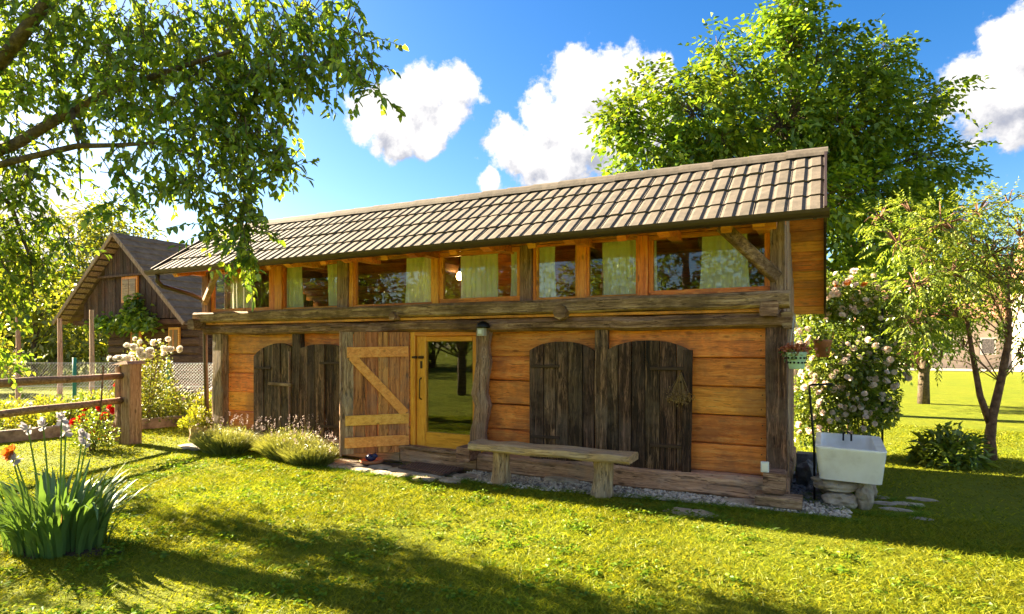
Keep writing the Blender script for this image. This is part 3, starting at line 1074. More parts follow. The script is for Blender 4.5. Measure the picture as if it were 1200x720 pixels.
# ridge caps: overlapping half-round tiles
rc = []
cpf = [(-.13, -.085), (-.105, -.045), (-.06, .005), (0, .036), (.06, .005), (.105, -.045), (.13, -.085)]
nc = len(cpf)
for t_, s_, lift in ((0, 1.0, .009), (1, .96, 0)):
    for a, b in cpf:
        rc.append((t_ * .42, a * s_, b * s_ + lift))
for a, b in cpf:
    rc.append((0.0, a * .95, b - .018))
rf = [(j, j + 1, nc + j + 1, nc + j) for j in range(nc - 1)] + [(2 * nc + j, 2 * nc + j + 1, j + 1, j) for j in range(nc - 1)]
rf = [f[::-1] for f in rf]
cap_me = mk_mesh('ridge_cap', rc, rf, M['tile'])
ncap = 25
cs = (VX1 - VX0) / ncap
for i in range(ncap):
    o = link('ridge_cap', cap_me, roof, (VX0 + i * cs - hb.x, RY_ - hb.y, RZ_ - hb.z + .04 + R.uniform(-.003, .003)))
    o.rotation_euler = (0, R.uniform(-.006, .006), R.uniform(-.01, .01))
    o.scale = (cs / .395, 1, 1)

# gutter with brackets and swan-neck pipe
gs = []
for j in range(9):
    a = math.pi + math.pi * j / 8
    gs.append((math.cos(a) * .075, math.sin(a) * .075))
for j in range(8, -1, -1):
    a = math.pi + math.pi * j / 8
    gs.append((math.cos(a) * .066, math.sin(a) * .066))
gut = H('gutter', MB().sweep([(VX0 - .03, EY - .05, EZ + .002), (-4.8, EY - .05, EZ + .006), (VX1 + .03, EY - .05, EZ + .010)], gs), 'gutter', roof, smooth=False)
for i in range(11):
    x = -9.3 + i * .92
    bs = [(math.cos(math.pi + math.pi * j / 8) * .079, math.sin(math.pi + math.pi * j / 8) * .079) for j in range(9)]
    bs += [(p * .98, q * .98) for p, q in bs[::-1]]
    H('gutter_bracket', MB().sweep([(x, EY - .05, EZ + .006), (x + .03, EY - .05, EZ + .006)], bs), 'gutter', roof)
for x in (VX0 - .034, VX1 + .030):
    arc = [(math.cos(math.pi + math.pi * j / 8) * .074, math.sin(math.pi + math.pi * j / 8) * .074) for j in range(9)]
    H('gutter_end', MB().sweep([(x - .002, EY - .05, EZ + .004), (x + .002, EY - .05, EZ + .004)], arc), 'gutter', roof)
H('downpipe', MB().tube([(-9.42, EY - .05, EZ - .05), (-9.42, EY - .05, EZ - .17), (-9.41, EY + .02, EZ - .24), (-9.38, EY + .5, EZ - .34), (-9.36, EY + .68, EZ - .40), (-9.36, EY + .74, EZ - .52), (-9.36, EY + .75, 1.4), (-9.30, EY + .75, .06)], .038, 10), 'gutter', roof, smooth=True)
# interior: a few dark trusses seen through the glass
for x in (-7.4, -4.9, -2.6, -1.2):
    H('roof_truss', MB().beam((x, 6.95, 2.75), (x, 9.05, 2.75), .10, .12, 1), 'inside', roof)

# interior gable partition of end triangles is closed by the end boards
# ---------------- curtains and the lit lamp
def curtain(x0, x1, label, y=6.89, gather=0.0):
    n = max(14, int((x1 - x0) * 90))
    rows = 7
    V, F = [], []
    ph = R.uniform(0, 6)
    fr = 44 + R.uniform(-5, 8)
    for i in range(n + 1):
        for j in range(rows + 1):
            tz = j / rows
            sq = 1 - gather * (tz ** .8) * .5
            xx = x0 + (x1 - x0) * (.5 + (i / n - .5) * sq)
            am = .014 + .008 * (1 - tz)
            V.append((xx + .006 * math.sin(tz * 4 + i), y + am * math.sin(fr * (i / n) * (x1 - x0) * 1.6 + ph + .3 * math.sin(3 * tz)) + .008 * math.sin(i * .37 + ph), 2.165 + tz * .70))
    for i in range(n):
        for j in range(rows):
            a = i * (rows + 1) + j
            F.append((a, a + rows + 1, a + rows + 2, a + 1))
    loc = ((x0 + x1) / 2, y, 2.165)
    me = mk_mesh('curtain', [(a - loc[0], b - loc[1], c - loc[2]) for a, b, c in V], F, M['curtain'], True)
    tag(link('curtain', me, None, loc), label, 'curtain', 'curtains behind the upper windows')


curtain(-8.72, -8.22, 'cream curtain behind the window under the overhanging leaves')
curtain(-7.48, -7.10, 'cream curtain right beside the orange double post', gather=.35)
curtain(-6.62, -6.30, 'narrow cream curtain against the grey post with the orange strip', gather=-.3)
curtain(-5.18, -4.68, 'cream curtain left of the framed sash with the lamp', gather=.25)
curtain(-4.28, -3.72, 'wide cream curtain in the sash with the glowing lamp')
curtain(-3.56, -3.36, 'narrow curtain against the wide grey post above the lantern', gather=.4)
curtain(-3.16, -2.92, 'narrow cream curtain right of the wide grey post', gather=.2)
curtain(-2.34, -1.90, 'broad cream curtain left of the last orange mullion')
curtain(-1.80, -1.69, 'sliver of curtain right of the last orange mullion')
curtain(-1.23, -.70, 'cream curtain behind the knee brace of the end window', gather=.3)

lamp = thing('pendant_lamp', (-4.76, 7.62, 2.62), 'glowing warm lamp hanging behind the upper sash', 'lamp')
part('bulb', MB().lathe([(.001, -.06), (.035, -.045), (.05, 0), (.035, .045), (.012, .07)], 12, (-4.76, 7.62, 2.62)), M['bulb'], lamp, True)
part('cord', MB().tube([(-4.76, 7.62, 2.68), (-4.76, 7.62, 3.45)], .006, 5), M['iron'], lamp)
part('socket', MB().lathe([(.018, .065), (.022, .08), (.018, .12)], 10, (-4.76, 7.62, 2.62)), M['iron'], lamp)


# ------------------------------------------------------------------ things at the house front
# bench
bench = thing('bench', (-2.74, 6.27, 0), 'rustic wooden bench of a thick plank on two log stumps', 'bench')
bp = [(-3.70 + i * .24, 6.27 + R.uniform(-.008, .008), .435 + R.uniform(-.005, .005)) for i in range(9)]
part('seat', MB().sweep(bp, [(-.15, -.04), (.14, -.045), (.16, -.02), (.155, .035), (.13, .045), (-.14, .045), (-.16, .02)], (0, 0, 1), .007), M['bench'], bench)
for x, r in ((-3.36, .105), (-2.13, .115)):
    part('leg', MB().tube([(x, 6.27, -.02), (x + .01, 6.27, .10), (x + .02, 6.27, .24), (x + .015, 6.27, .40)], [r * 1.12, r, r * .9, r * .93], 11, .012), M['bench_leg'], bench)

# wall lantern under the sill beam
lt = thing('wall_lantern', (-3.80, 6.66, 1.73), 'small grey box lantern with black hood above the glazed door', 'lantern')
part('housing', MB().beam((-3.80, 6.60, 1.73), (-3.80, 6.60, 1.83), .10, .09, 1, .012, up=(0, 1, 0)), plain('lantern_grey', (.45, .42, .34), .5), lt)
part('hood', MB().lathe([(.085, 0), (.09, .02), (.07, .06), (.03, .085), (.001, .09)], 14, (-3.79, 6.62, 1.825)), M['iron'], lt, True)
part('lens', MB().box((-3.825, 6.548, 1.755), (-3.775, 6.556, 1.805)), M['white'], lt)
part('bracket', MB().beam((-3.79, 6.64, 1.85), (-3.79, 6.73, 1.85), .05, .05, 1, .008), M['iron'], lt)

# socket box
sb = thing('socket_box', (-.545, 6.51, .36), 'small white weatherproof socket box on the corner log end', 'socket')
part('case', MB().beam((-.535, 6.545, .355), (-.535, 6.545, .455), .075, .05, 1, .01, up=(0, 1, 0)), M['white'], sb)
part('cover', MB().beam((-.535, 6.517, .372), (-.535, 6.517, .44), .055, .008, 1, .003, up=(0, 1, 0)), M['ceramic'], sb)

# dried bouquet
bq = thing('dried_bouquet', (-1.42, 6.74, .98), 'bundle of dried flowers hanging upside down on the wide shutter', 'bouquet')
n = 70
top_ = np.tile(np.array([[-1.40, 6.745, 1.30]]), (n, 1)) + NR.normal(size=(n, 3)) * .006
dd = np.stack([NR.normal(size=n) * .26, -np.abs(NR.normal(size=n)) * .12, -np.ones(n)], 1)
Ls = NR.uniform(.24, .34, n)
V, Q, T = blades(top_ - np.array([-1.42, 6.74, .98]), dd, Ls, .006, np.zeros((n, 3)))
link('stalks', np_mesh('stalks', V, Q, M['straw'], T), bq)['kind'] = 'stuff'
ends = top_ + unit(dd) * Ls[:, None] * .9
pp = np.repeat(ends, 9, 0) + NR.normal(size=(n * 9, 3)) * .018 - np.array([-1.42, 6.74, .98])
V, Q = leaves(pp, rand_dirs(n * 9), .022, .016)
link('flower_heads', np_mesh('flower_heads', V, Q, M['straw']), bq)['kind'] = 'stuff'
part('tie', MB().tube([(-1.40, 6.745, 1.20), (-1.40, 6.745, 1.225)], .024, 8), M['rust'], bq)

# hanging flower pot at the right corner
hp = thing('hanging_flower_pot', (-.22, 6.55, 1.38), 'mint green openwork pot of coral flowers hanging at the house corner', 'flower pot')
px_, py_ = -.25, 6.55
pb = MB().lathe([(.066, 0), (.07, .01), (.088, .135), (.094, .15), (.094, .165), (.085, .165), (.078, .13), (.058, .015)], 14, (px_, py_, 1.38))
part('pot', pb, M['mint'], hp, True)
for k in range(14):
    a = 2 * math.pi * k / 14
    for r_ in (0, 1):
        part('pierced_ornament', MB().tube([(px_ + math.cos(a + r_ * .22) * (.079 + r_ * .006), py_ + math.sin(a + r_ * .22) * (.079 + r_ * .006), 1.44 + r_ * .045), (px_ + math.cos(a + r_ * .22) * (.085 + r_ * .006), py_ + math.sin(a + r_ * .22) * (.085 + r_ * .006), 1.443 + r_ * .045)], .011, 6), M['iron'], hp)
n = 420
q = NR.normal(size=(n, 3)) * np.array([.055, .055, .025]) + np.array([px_, py_, 1.565]) - np.array([-.22, 6.55, 1.38])
V, Q = leaves(q, rand_dirs(n) + np.array([0, 0, .4]), .036, .026)
link('flowers', np_mesh('flowers', V, Q, M['coral']), hp)['kind'] = 'stuff'
V, Q = leaves(q[:160] - np.array([0, 0, .03]), rand_dirs(160), .045, .025)
link('foliage', np_mesh('foliage', V, Q, M['roseleaf']), hp)['kind'] = 'stuff'
for a in (0.3, 2.4, 4.5):
    part('chain', MB().tube([(px_ + math.cos(a) * .088, py_ + math.sin(a) * .088, 1.54), (px_ - .03, 6.64, 1.90)], .0035, 5), M['wire'], hp)

# door mat with raised knobs
mt = thing('door_mat', (-4.47, 6.42, .035), 'brown rubber door mat on flagstones before the glazed door', 'door mat')
mc = [(-4.86, 6.30), (-4.10, 6.18), (-4.06, 6.60), (-4.84, 6.66)]
mm = MB()
mm.add([(x, y, .042) for x, y in mc] + [(x, y, .062) for x, y in mc], [(3, 2, 1, 0), (4, 5, 6, 7), (0, 1, 5, 4), (1, 2, 6, 5), (2, 3, 7, 6), (3, 0, 4, 7)])
part('mat_base', mm, M['rubber'], mt)
kb = MB()
for i in range(17):
    for j in range(9):
        u_, v_ = (i + .5 + .5 * (j % 2)) / 18, (j + .5) / 9
        x = (mc[0][0] * (1 - u_) + mc[1][0] * u_) * (1 - v_) + (mc[3][0] * (1 - u_) + mc[2][0] * u_) * v_
        y = (mc[0][1] * (1 - u_) + mc[1][1] * u_) * (1 - v_) + (mc[3][1] * (1 - u_) + mc[2][1] * u_) * v_
        kb.box((x - .012, y - .012, .061), (x + .012, y + .012, .072))
part('knobs', kb, plain('mat_knob', (.16, .085, .06), .8), mt, kind='stuff')

# flagstones before the door
flag = MB().box((-6.2, 6.02, -.01), (-3.75, 6.72, .006))
fl = link('flagstone_path', mk_mesh('flagstone_path', flag.v, flag.f, M['soil']))
fl['kind'] = 'structure'
fs_ = [(-6.05, 6.18, .22, .12), (-5.68, 6.12, .20, .13), (-5.62, 6.38, .17, .11), (-5.30, 6.14, .20, .12), (-5.22, 6.38, .2, .12), (-4.95, 6.08, .18, .10), (-4.62, 6.08, .2, .09),
       (-4.26, 6.02, .18, .09), (-3.95, 6.12, .16, .11), (-4.48, 6.42, .42, .24), (-3.90, 6.38, .18, .14), (-4.86, 6.32, .16, .15), (-5.95, 6.40, .2, .12), (-4.30, 6.22, .2, .10), (-4.62, 6.24, .2, .1), (-6.4, 6.22, .18, .1)]
for i, (x, y, a, b) in enumerate(fs_):
    me = MB().rock((x, y, .012), a, b, .035, seed=i + 3, sub=2, amp=.3, flat=.65)
    part('flagstone', me, M['stone'], fl)

# saucer with a blue clog
sc_ = single('plant_saucer', MB().lathe([(.10, 0), (.15, .012), (.165, .05), (.155, .052), (.145, .02), (.001, .018)], 20, (-5.42, 6.46, .03)), M['terracotta'], (-5.42, 6.46, .03), 'round terracotta saucer beside the base of the open door', 'saucer', smooth=True)
bl = MB()
bl.rock((-5.44, 6.46, .105), .085, .05, .05, seed=5, sub=2, amp=.12)
bl.tube([(-5.40, 6.46, .12), (-5.36, 6.46, .135), (-5.33, 6.46, .13)], [.03, .034, .02], 8)
single('garden_clog', bl, M['blue'], (-5.42, 6.46, .05), 'dark blue garden clog lying in the terracotta saucer', 'clog', smooth=True)

# stones under the granary and stepping stones
single('footing_stone', MB().rock((-.62, 6.62, .0), .36, .13, .055, seed=11, sub=2, amp=.18, flat=.8), M['stone'], (-.62, 6.62, 0), 'flat yellowish footing stone under the front corner logs', 'stone')
single('footing_stone', MB().rock((-2.75, 6.66, .02), .24, .10, .055, seed=14, sub=2, amp=.2, flat=.8), M['stone'], (-2.75, 6.66, 0), 'flat footing stone under the base log behind the bench', 'stone')
single('stepping_stone', MB().rock((-1.15, 5.98, .008), .25, .13, .03, seed=21, sub=3, amp=.2, flat=.6), M['stone'], (-1.15, 5.98, 0), 'flat oval stepping stone in the grass beside the gravel', 'stone')
for i, (x, y, a, b) in enumerate([(.62, 7.05, .2, .08), (.75, 7.35, .2, .1), (.52, 7.28, .15, .1), (.78, 6.78, .14, .06), (.9, 7.65, .2, .1), (.50, 7.55, .14, .1)]):
    single('paving_stone', MB().rock((x, y, -.004), a * .8, b * .8, .025, seed=31 + i, sub=2, amp=.3, flat=.6), M['stone'], (x, y, 0), 'flat paving stone half sunk in grass beside the white sink', 'stone', 'paving stones beside the sink')
single('step_slab', MB().rock((-8.72, 6.30, .03), .40, .20, .05, seed=41, sub=2, amp=.25, flat=.6), M['stone'], (-8.72, 6.30, 0), 'low stone slab in the grass below the golden shrub', 'stone')
single('grey_rock', MB().rock((-.20, 7.75, .13), .11, .10, .18, seed=44, sub=2, amp=.5), M['slate'], (-.20, 7.75, 0), 'upright rough grey rock against the granary end wall', 'rock')
single('wooden_block', MB().beam((-.20, 8.15, .0), (-.20, 8.15, .32), .22, .2, 1, .01, up=(0, 1, 0)), M['slate'], (-.20, 8.15, 0), 'dark square block behind the rough grey rock', 'block')

# gravel
gb = MB()
gb.add([(-4.0, 6.22, .008), (-3.0, 6.13, .008), (-1.6, 6.33, .008), (-.30, 6.45, .008), (.05, 6.45, .008), (.18, 6.9, .008), (.1, 8.2, .008), (-.36, 8.6, .008), (-.36, 7.02, .008), (-4.0, 7.0, .008)], [tuple(range(10))])
struct('gravel_bed', gb, M['gravel_bed'])


def in_gravel(x, y):
    lo = np.where(x < -3.0, 6.22 - (x + 4) * .09, np.where(x < -1.6, 6.13 + (x + 3) * .143, np.where(x < -.3, 6.33 + (x + 1.6) * .092, 6.45)))
    a = (x > -4.0) & (x < -.36) & (y > lo) & (y < 7.0)
    b = (x >= -.36) & (x < .12 + .1 * np.sin(y * 5)) & (y > 6.45) & (y < 8.3)
    return a | b


iv, iF = ICO[1]
iv = np.array(iv)
iF = np.array(iF)


def pebbles(name, P, S, mat, kind='stuff'):
    n = len(P)
    sc3 = S[:, None, None] * NR.uniform(.55, 1.2, (n, 1, 3)) * np.array([1, 1, .7])
    V = iv[None] * sc3 * (1 + NR.uniform(-.22, .22, (n, len(iv), 1)))
    a = NR.uniform(0, 6.28, n)
    ca, sa = np.cos(a)[:, None], np.sin(a)[:, None]
    V = np.stack([V[..., 0] * ca - V[..., 1] * sa, V[..., 0] * sa + V[..., 1] * ca, V[..., 2]], -1) + P[:, None, :]
    F = (iF[None] + (np.arange(n) * len(iv))[:, None, None]).reshape(-1, 3)
    o = link(name, np_mesh(name, V.reshape(-1, 3), F, mat))
    o['kind'] = kind
    return o


gp = np.stack([NR.uniform(-4.0, .3, 9000), NR.uniform(6.1, 8.3, 9000)], 1)
gp = gp[in_gravel(gp[:, 0], gp[:, 1]) & ((gp[:, 1] < 6.78) | (gp[:, 0] > -.34))]
drk = (gp[:, 0] > -.34) & (gp[:, 1] > 6.95)
P3 = np.c_[gp, np.full(len(gp), .016)]
go_ = pebbles('gravel', P3[~drk], NR.uniform(.011, .026, (~drk).sum()), M['gravel'])
tag(go_, 'pale grey gravel strip along the granary base', 'gravel')
go_ = pebbles('slate_gravel', P3[drk], NR.uniform(.014, .032, drk.sum()), M['slate'])
tag(go_, 'dark slate chips between the end wall and the sink', 'gravel')

# sink on stones
sk = thing('stone_sink', (.22, 7.1, .26), 'old white ceramic trough sink propped on field stones', 'sink')


def sink_mesh():
    m = MB()
    # corners (x, y) for outer bottom, outer top, inner top, inner bottom ; tilted slightly down to the right
    def ring(x0, x1, y0, y1, zf, zr, c, n=4):
        pts = []
        for cx, cy, a0 in ((x1 - c, y0 + c, -90), (x1 - c, y1 - c, 0), (x0 + c, y1 - c, 90), (x0 + c, y0 + c, 180)):
            for k in range(n):
                a = rad(a0 + 90 * k / (n - 1))
                x, y = cx + c * math.cos(a), cy + c * math.sin(a)
                pts.append((x, y, zf + (zr - zf) * (y - y0) / (y1 - y0) - (x - .2) * .022))
        return pts
    rings = [ring(-.03, .46, 6.86, 7.56, .27, .27, .04), ring(-.055, .485, 6.83, 7.60, .275, .275, .05), ring(-.09, .52, 6.79, 7.62, .575, .615, .05), ring(-.095, .525, 6.785, 7.625, .592, .632, .05), ring(-.09, .52, 6.79, 7.62, .602, .642, .05),
             ring(-.045, .435, 6.835, 7.575, .603, .643, .05), ring(-.038, .428, 6.842, 7.568, .592, .632, .05), ring(-.02, .41, 6.87, 7.54, .33, .34, .06), ring(0, .39, 6.89, 7.52, .315, .325, .06)]
    vs = [p for r in rings for p in r]
    n = len(rings[0])
    fs = [tuple(range(n))[::-1], tuple(range((len(rings) - 1) * n, len(rings) * n))]
    for i in range(len(rings) - 1):
        for j in range(n):
            fs.append((i * n + j, i * n + (j + 1) % n, (i + 1) * n + (j + 1) % n, (i + 1) * n + j))
    m.add(vs, fs)
    return m


o = part('basin', sink_mesh(), M['ceramic'], sk, True)
o.modifiers.new('edge', 'EDGE_SPLIT').split_angle = rad(50)
part('overflow_hook', MB().tube([(.17, 7.50, .585), (.17, 7.49, .655), (.19, 7.48, .68), (.225, 7.48, .68), (.245, 7.49, .655), (.245, 7.50, .585)], .010, 6), M['iron'], sk, True)
for i, (x, y, z, a, b, c, lb) in enumerate([(.10, 6.98, .20, .19, .13, .075, 'flat layered grey stone directly under the white sink'), (.13, 6.95, .07, .17, .13, .085, 'rounded tan stone lowest under the white sink'),
                                            (.34, 6.98, .12, .085, .12, .16, 'upright ochre stone propping the right end of the sink'), (.05, 7.42, .14, .16, .14, .14, 'grey stone under the back of the white sink'), (-.04, 7.02, .24, .10, .09, .035, 'thin grey shim stone wedged under the sink rim'), (.36, 7.42, .13, .12, .12, .145, 'dark stone under the far corner of the sink')]):
    single('prop_stone', MB().rock((x, y, z), a, b, c, seed=51 + i, sub=3, amp=.28, flat=.85), M['stone'], (x, y, 0), lb, 'stone')

# hooked iron stand
single('hook_stand', MB().tube([(-.10, 7.02, -.05), (-.105, 7.03, .6), (-.15, 7.05, 1.17), (-.148, 7.05, 1.195), (-.11, 7.05, 1.203), (.06, 7.05, 1.215)], .011, 6), M['iron'], (-.10, 7.02, 0), 'thin black iron stand with bent top beside the sink', 'garden stand', smooth=True)


# ------------------------------------------------------------------ plants
def leaf_part(name, parent, pos, dirs, L, W, mat, oval=False, droop=.2, fold=.25):
    b = np.array(root_loc(parent))
    V, Q = leaves(np.asarray(pos) - b, np.asarray(dirs), L, W, oval, fold, droop)
    o = link(name, np_mesh(name, V, Q, mat), parent)
    o['kind'] = 'stuff'
    return o


def blade_part(name, parent, pos, dirs, L, W, bend, mat):
    b = np.array(root_loc(parent))
    V, Q, T = blades(np.asarray(pos) - b, np.asarray(dirs), L, W, bend)
    o = link(name, np_mesh(name, V, Q, mat, T), parent)
    o['kind'] = 'stuff'
    return o


def twig_mesh(mb, pts, r0, r1, n=4):
    k = len(pts)
    mb.tube(pts, [r0 + (r1 - r0) * i / (k - 1) for i in range(k)], n)


def clump_tree(name, base, trunk_pts, trunk_r, clumps, label, cat, leafm, barkm, leafL, leafW, per, compound=0, group=None, oval=False, twigs=4, droop=.5, limb_r=.05):
    """clumps: (x, y, z, radius). limbs run from the trunk to each clump; sprigs of leaves fill the clump"""
    t = thing(name, base, label, cat, group)
    part('trunk', MB().tube(trunk_pts, trunk_r, 10, trunk_r[0] * .05), barkm, t, True)
    tp = [Vector(p) for p in trunk_pts]
    tw = MB()
    P, D = [], []
    for (cx, cy, cz, cr) in clumps:
        c = Vector((cx, cy, cz))
        # join the trunk at the point that lies lower than the clump
        cand = [p for p in tp if p.z < cz - .2 * (cz - tp[0].z)] or [tp[0]]
        j = min(cand[len(cand) // 3:], key=lambda p: (p - c).length)
        mid = j.lerp(c, .5) + Vector((R.uniform(-.15, .15), R.uniform(-.15, .15), .12 * (c - j).length)) * 1.0
        q = [j, j.lerp(mid, .6), mid, mid.lerp(c, .6), c]
        rr = min(limb_r, trunk_r[-1] * .9) * (.6 + .6 * cr)
        part('limb', MB().tube(q, [rr, rr * .85, rr * .7, rr * .5, rr * .25], 6), barkm, t, True)
        ns = int(per * cr ** 2.2)
        for _ in range(ns):
            d = Vector((R.gauss(0, 1), R.gauss(0, 1), R.gauss(0, 1))).normalized()
            rr_ = cr * (R.random() ** .38) * (1 + .28 * mnoise.noise(d * 2.2 + c))
            p = c + Vector((d.x * rr_, d.y * rr_, d.z * rr_ * .8))
            out = (d * .9 + Vector((0, 0, R.uniform(-.6, .35)))).normalized()
            if compound:
                L_ = leafL * 3.0 * R.uniform(.7, 1.2)
                side = out.cross(Vector((R.gauss(0, .4), R.gauss(0, .4), 1))).normalized()
                for k in range(compound):
                    s_ = (k // 2 + .6) / (compound / 2)
                    q = p + out * L_ * s_ - Vector((0, 0, L_ * droop * s_ * s_))
                    sg = 1 if k % 2 else -1
                    dd_ = (out * .65 + side * sg * .8 - Vector((0, 0, .35))) if k < compound - 1 else out
                    P.append(q)
                    D.append(dd_)
            else:
                for k in range(7):
                    s_ = k / 6
                    q = p + out * (leafL * 3.2 * s_) - Vector((0, 0, leafL * 1.4 * s_ * s_ * droop))
                    P.append(q)
                    D.append(out * .5 + Vector((R.gauss(0, .7), R.gauss(0, .7), R.gauss(-.25, .5))))
            if R.random() < twigs / 10:
                s = c.lerp(p, .15)
                twig_mesh(tw, [s, s.lerp(p, .6) + Vector((0, 0, .05)), p], .012, .004, 3)
    if tw.v:
        part('twigs', tw, barkm, t, kind='stuff')
    P = np.array([tuple(p) for p in P])
    D = np.array([tuple(d) for d in D])
    n = len(P)
    leaf_part('crown', t, P, D, NR.uniform(.7, 1.2, n) * leafL, NR.uniform(.75, 1.2, n) * leafW, leafm, oval)
    return t


def rw(az_px, v, d):
    """small helper in plain trigonometry: bearing (tangent right of the view axis), height tangent, distance -> place"""
    return (d * (-.4555 + .890 * az_px), d * (.890 + .4555 * az_px), 1.6 + d * v)


# walnut tree behind the granary
wc = []
for bx, hv, d, r in [(.44, .36, 14.2, 1.5), (.30, .38, 13.8, 1.05), (.22, .31, 13.4, .8), (.255, .42, 14.2, .6), (.36, .44, 14.6, .95), (.45, .49, 14.8, .85), (.44, .55, 15, .42), (.52, .47, 14.8, .95), (.585, .45, 15, .7), (.61, .49, 15.2, .42),
                     (.55, .36, 14.5, 1.3), (.64, .38, 14.8, .8), (.69, .41, 15, .5), (.72, .42, 15.2, .3), (.66, .30, 14.6, .95), (.715, .28, 14.9, .5), (.745, .33, 15, .25), (.57, .26, 14, 1.1), (.64, .22, 14.2, .8), (.58, .17, 13.8, .8), (.53, .12, 13.6, .7), (.50, .24, 13.2, .9),
                     (.27, .30, 13.2, .7), (.35, .28, 13.4, .9), (.19, .27, 13.2, .45), (.19, .36, 13.8, .35), (.69, .16, 14.4, .55), (.6, .10, 13.4, .55), (.40, .2, 15.5, 1.2), (.5, .33, 16.4, 1.6), (.3, .25, 15.5, 1.1)]:
    wc.append((*rw(bx, hv, d), r * (.70 + .16 * R.random())))
for _ in range(44):            # loose outer sprays
    b_ = R.choice([q for q in wc[:26] if q[0] < 1.6])
    a_, e_ = R.uniform(0, 6.28), R.uniform(-.5, 1.3)
    k_ = b_[3] * 1.15
    wc.append((b_[0] + math.cos(a_) * math.cos(e_) * k_, b_[1] + math.sin(a_) * math.cos(e_) * k_, b_[2] + math.sin(e_) * k_, R.uniform(.2, .36)))
wb = rw(.47, 0, 15)
clump_tree('walnut_tree', (wb[0], wb[1], 0), [(wb[0], wb[1], -.1), (wb[0] + .05, wb[1], 1.2), (wb[0], wb[1] + .1, 2.6), (wb[0] - .1, wb[1], 4.2), (wb[0], wb[1] - .1, 6), (wb[0] - .1, wb[1] - .2, 7.6)], [.34, .28, .24, .18, .11, .05], wc,
           'tall spreading walnut tree with bright green crown behind the granary roof', 'tree', M['walnut'], M['bark'], .17, .10, 300, compound=7, limb_r=.09, droop=.3)

# sapling on the right lawn
sc3_ = []
for bx, hv, d, r in [(.70, .20, 8.7, .42), (.63, .17, 8.6, .36), (.66, .10, 8.5, .36), (.72, .12, 8.4, .36), (.78, .15, 8.6, .42), (.83, .18, 8.8, .4), (.76, .22, 8.9, .36), (.81, .235, 8.9, .26), (.86, .11, 8.6, .42), (.80, .07, 8.4, .36), (.86, .03, 8.6, .34), (.66, .04, 8.4, .28), (.72, .05, 8.9, .30), (.83, -.02, 8.5, .22), (.70, -.02, 8.5, .16), (.90, .2, 9, .4), (.60, .21, 9, .25), (.62, .08, 8.9, .22), (.92, .06, 8.8, .35), (.68, .15, 8.9, .35), (.75, .17, 8.6, .35), (.80, .12, 8.9, .35), (.86, .22, 9.1, .3), (.74, .0, 8.8, .2), (.65, .22, 9.2, .25), (.88, .16, 8.7, .35)]:
    sc3_.append((*rw(bx, hv, d), r))
sb_ = (2.06, 10.7)
sap = clump_tree('young_tree', (sb_[0], sb_[1], 0), [(sb_[0], sb_[1], -.05), (sb_[0] - .01, sb_[1], .3), (sb_[0] + .02, sb_[1], .62), (sb_[0] + .12, sb_[1] + .05, 1.1), (sb_[0] + .2, sb_[1], 1.7), (sb_[0] + .2, sb_[1] + .05, 2.4), (sb_[0] + .25, sb_[1], 3.0)], [.085, .07, .06, .05, .04, .028, .012], sc3_,
                 'young forked tree with airy pale green leaves on the right lawn', 'tree', M['ash'], M['bark_red'], .066, .027, 560, compound=9, limb_r=.030, twigs=3, droop=.22)
part('fork', MB().tube([(sb_[0], sb_[1], .5), (sb_[0] - .12, sb_[1], .9), (sb_[0] - .2, sb_[1] + .05, 1.5), (sb_[0] - .3, sb_[1], 2.2)], [.05, .042, .034, .02], 8, .004), M['bark_red'], sap, True)

# mid-distance tree between roses and sapling
mc_ = [(*rw(bx, hv, d), r) for bx, hv, d, r in [(.66, .13, 17, .9), (.61, .17, 17, .9), (.71, .19, 17.5, .9), (.66, .22, 17.5, .8), (.60, .07, 16.6, .7), (.67, .05, 16.8, .75), (.73, .08, 17, .8), (.78, .12, 17.5, .7), (.57, .12, 17, .7), (.64, .0, 16.6, .42), (.70, .015, 16.8, .45), (.55, .2, 17.5, .8), (.56, .03, 16.5, .5)]]
mb_ = rw(.672, 0, 17)
clump_tree('bushy_tree', (mb_[0], mb_[1], 0), [(mb_[0], mb_[1], -.1), (mb_[0], mb_[1], .8), (mb_[0] + .1, mb_[1], 1.8), (mb_[0], mb_[1], 3.2), (mb_[0], mb_[1], 4.6)], [.16, .13, .12, .09, .04], mc_,
           'rounded yellow-green tree between the rose bush and the young forked tree', 'tree', M['walnut'], M['bark'], .14, .065, 330, compound=7, limb_r=.06)

# apple tree over the left foreground: hand-laid limbs, drooping twigs
at = thing('apple_tree', (-9.7, 3.0, 0), 'old fruit tree with drooping leafy branches over the left lawn', 'tree')
tk = [(-9.85, 2.9, -.1), (-9.75, 2.95, .9), (-9.55, 3.0, 1.9), (-9.2, 3.15, 2.9), (-8.82, 3.4, 3.7), (-8.75, 3.45, 4.4), (-8.7, 3.45, 5.2), (-8.6, 3.5, 6.2)]
part('trunk', MB().tube(tk, [.26, .21, .19, .17, .15, .12, .09, .05], 12, .012), M['bark'], at, True)
twm = MB()
LP, LD = [], []


def limb(pts, r0):
    k = len(pts)
    part('limb', MB().tube(pts, [r0 * (1 - .75 * i / (k - 1)) for i in range(k)], 8, r0 * .06), M['bark'], at, True)


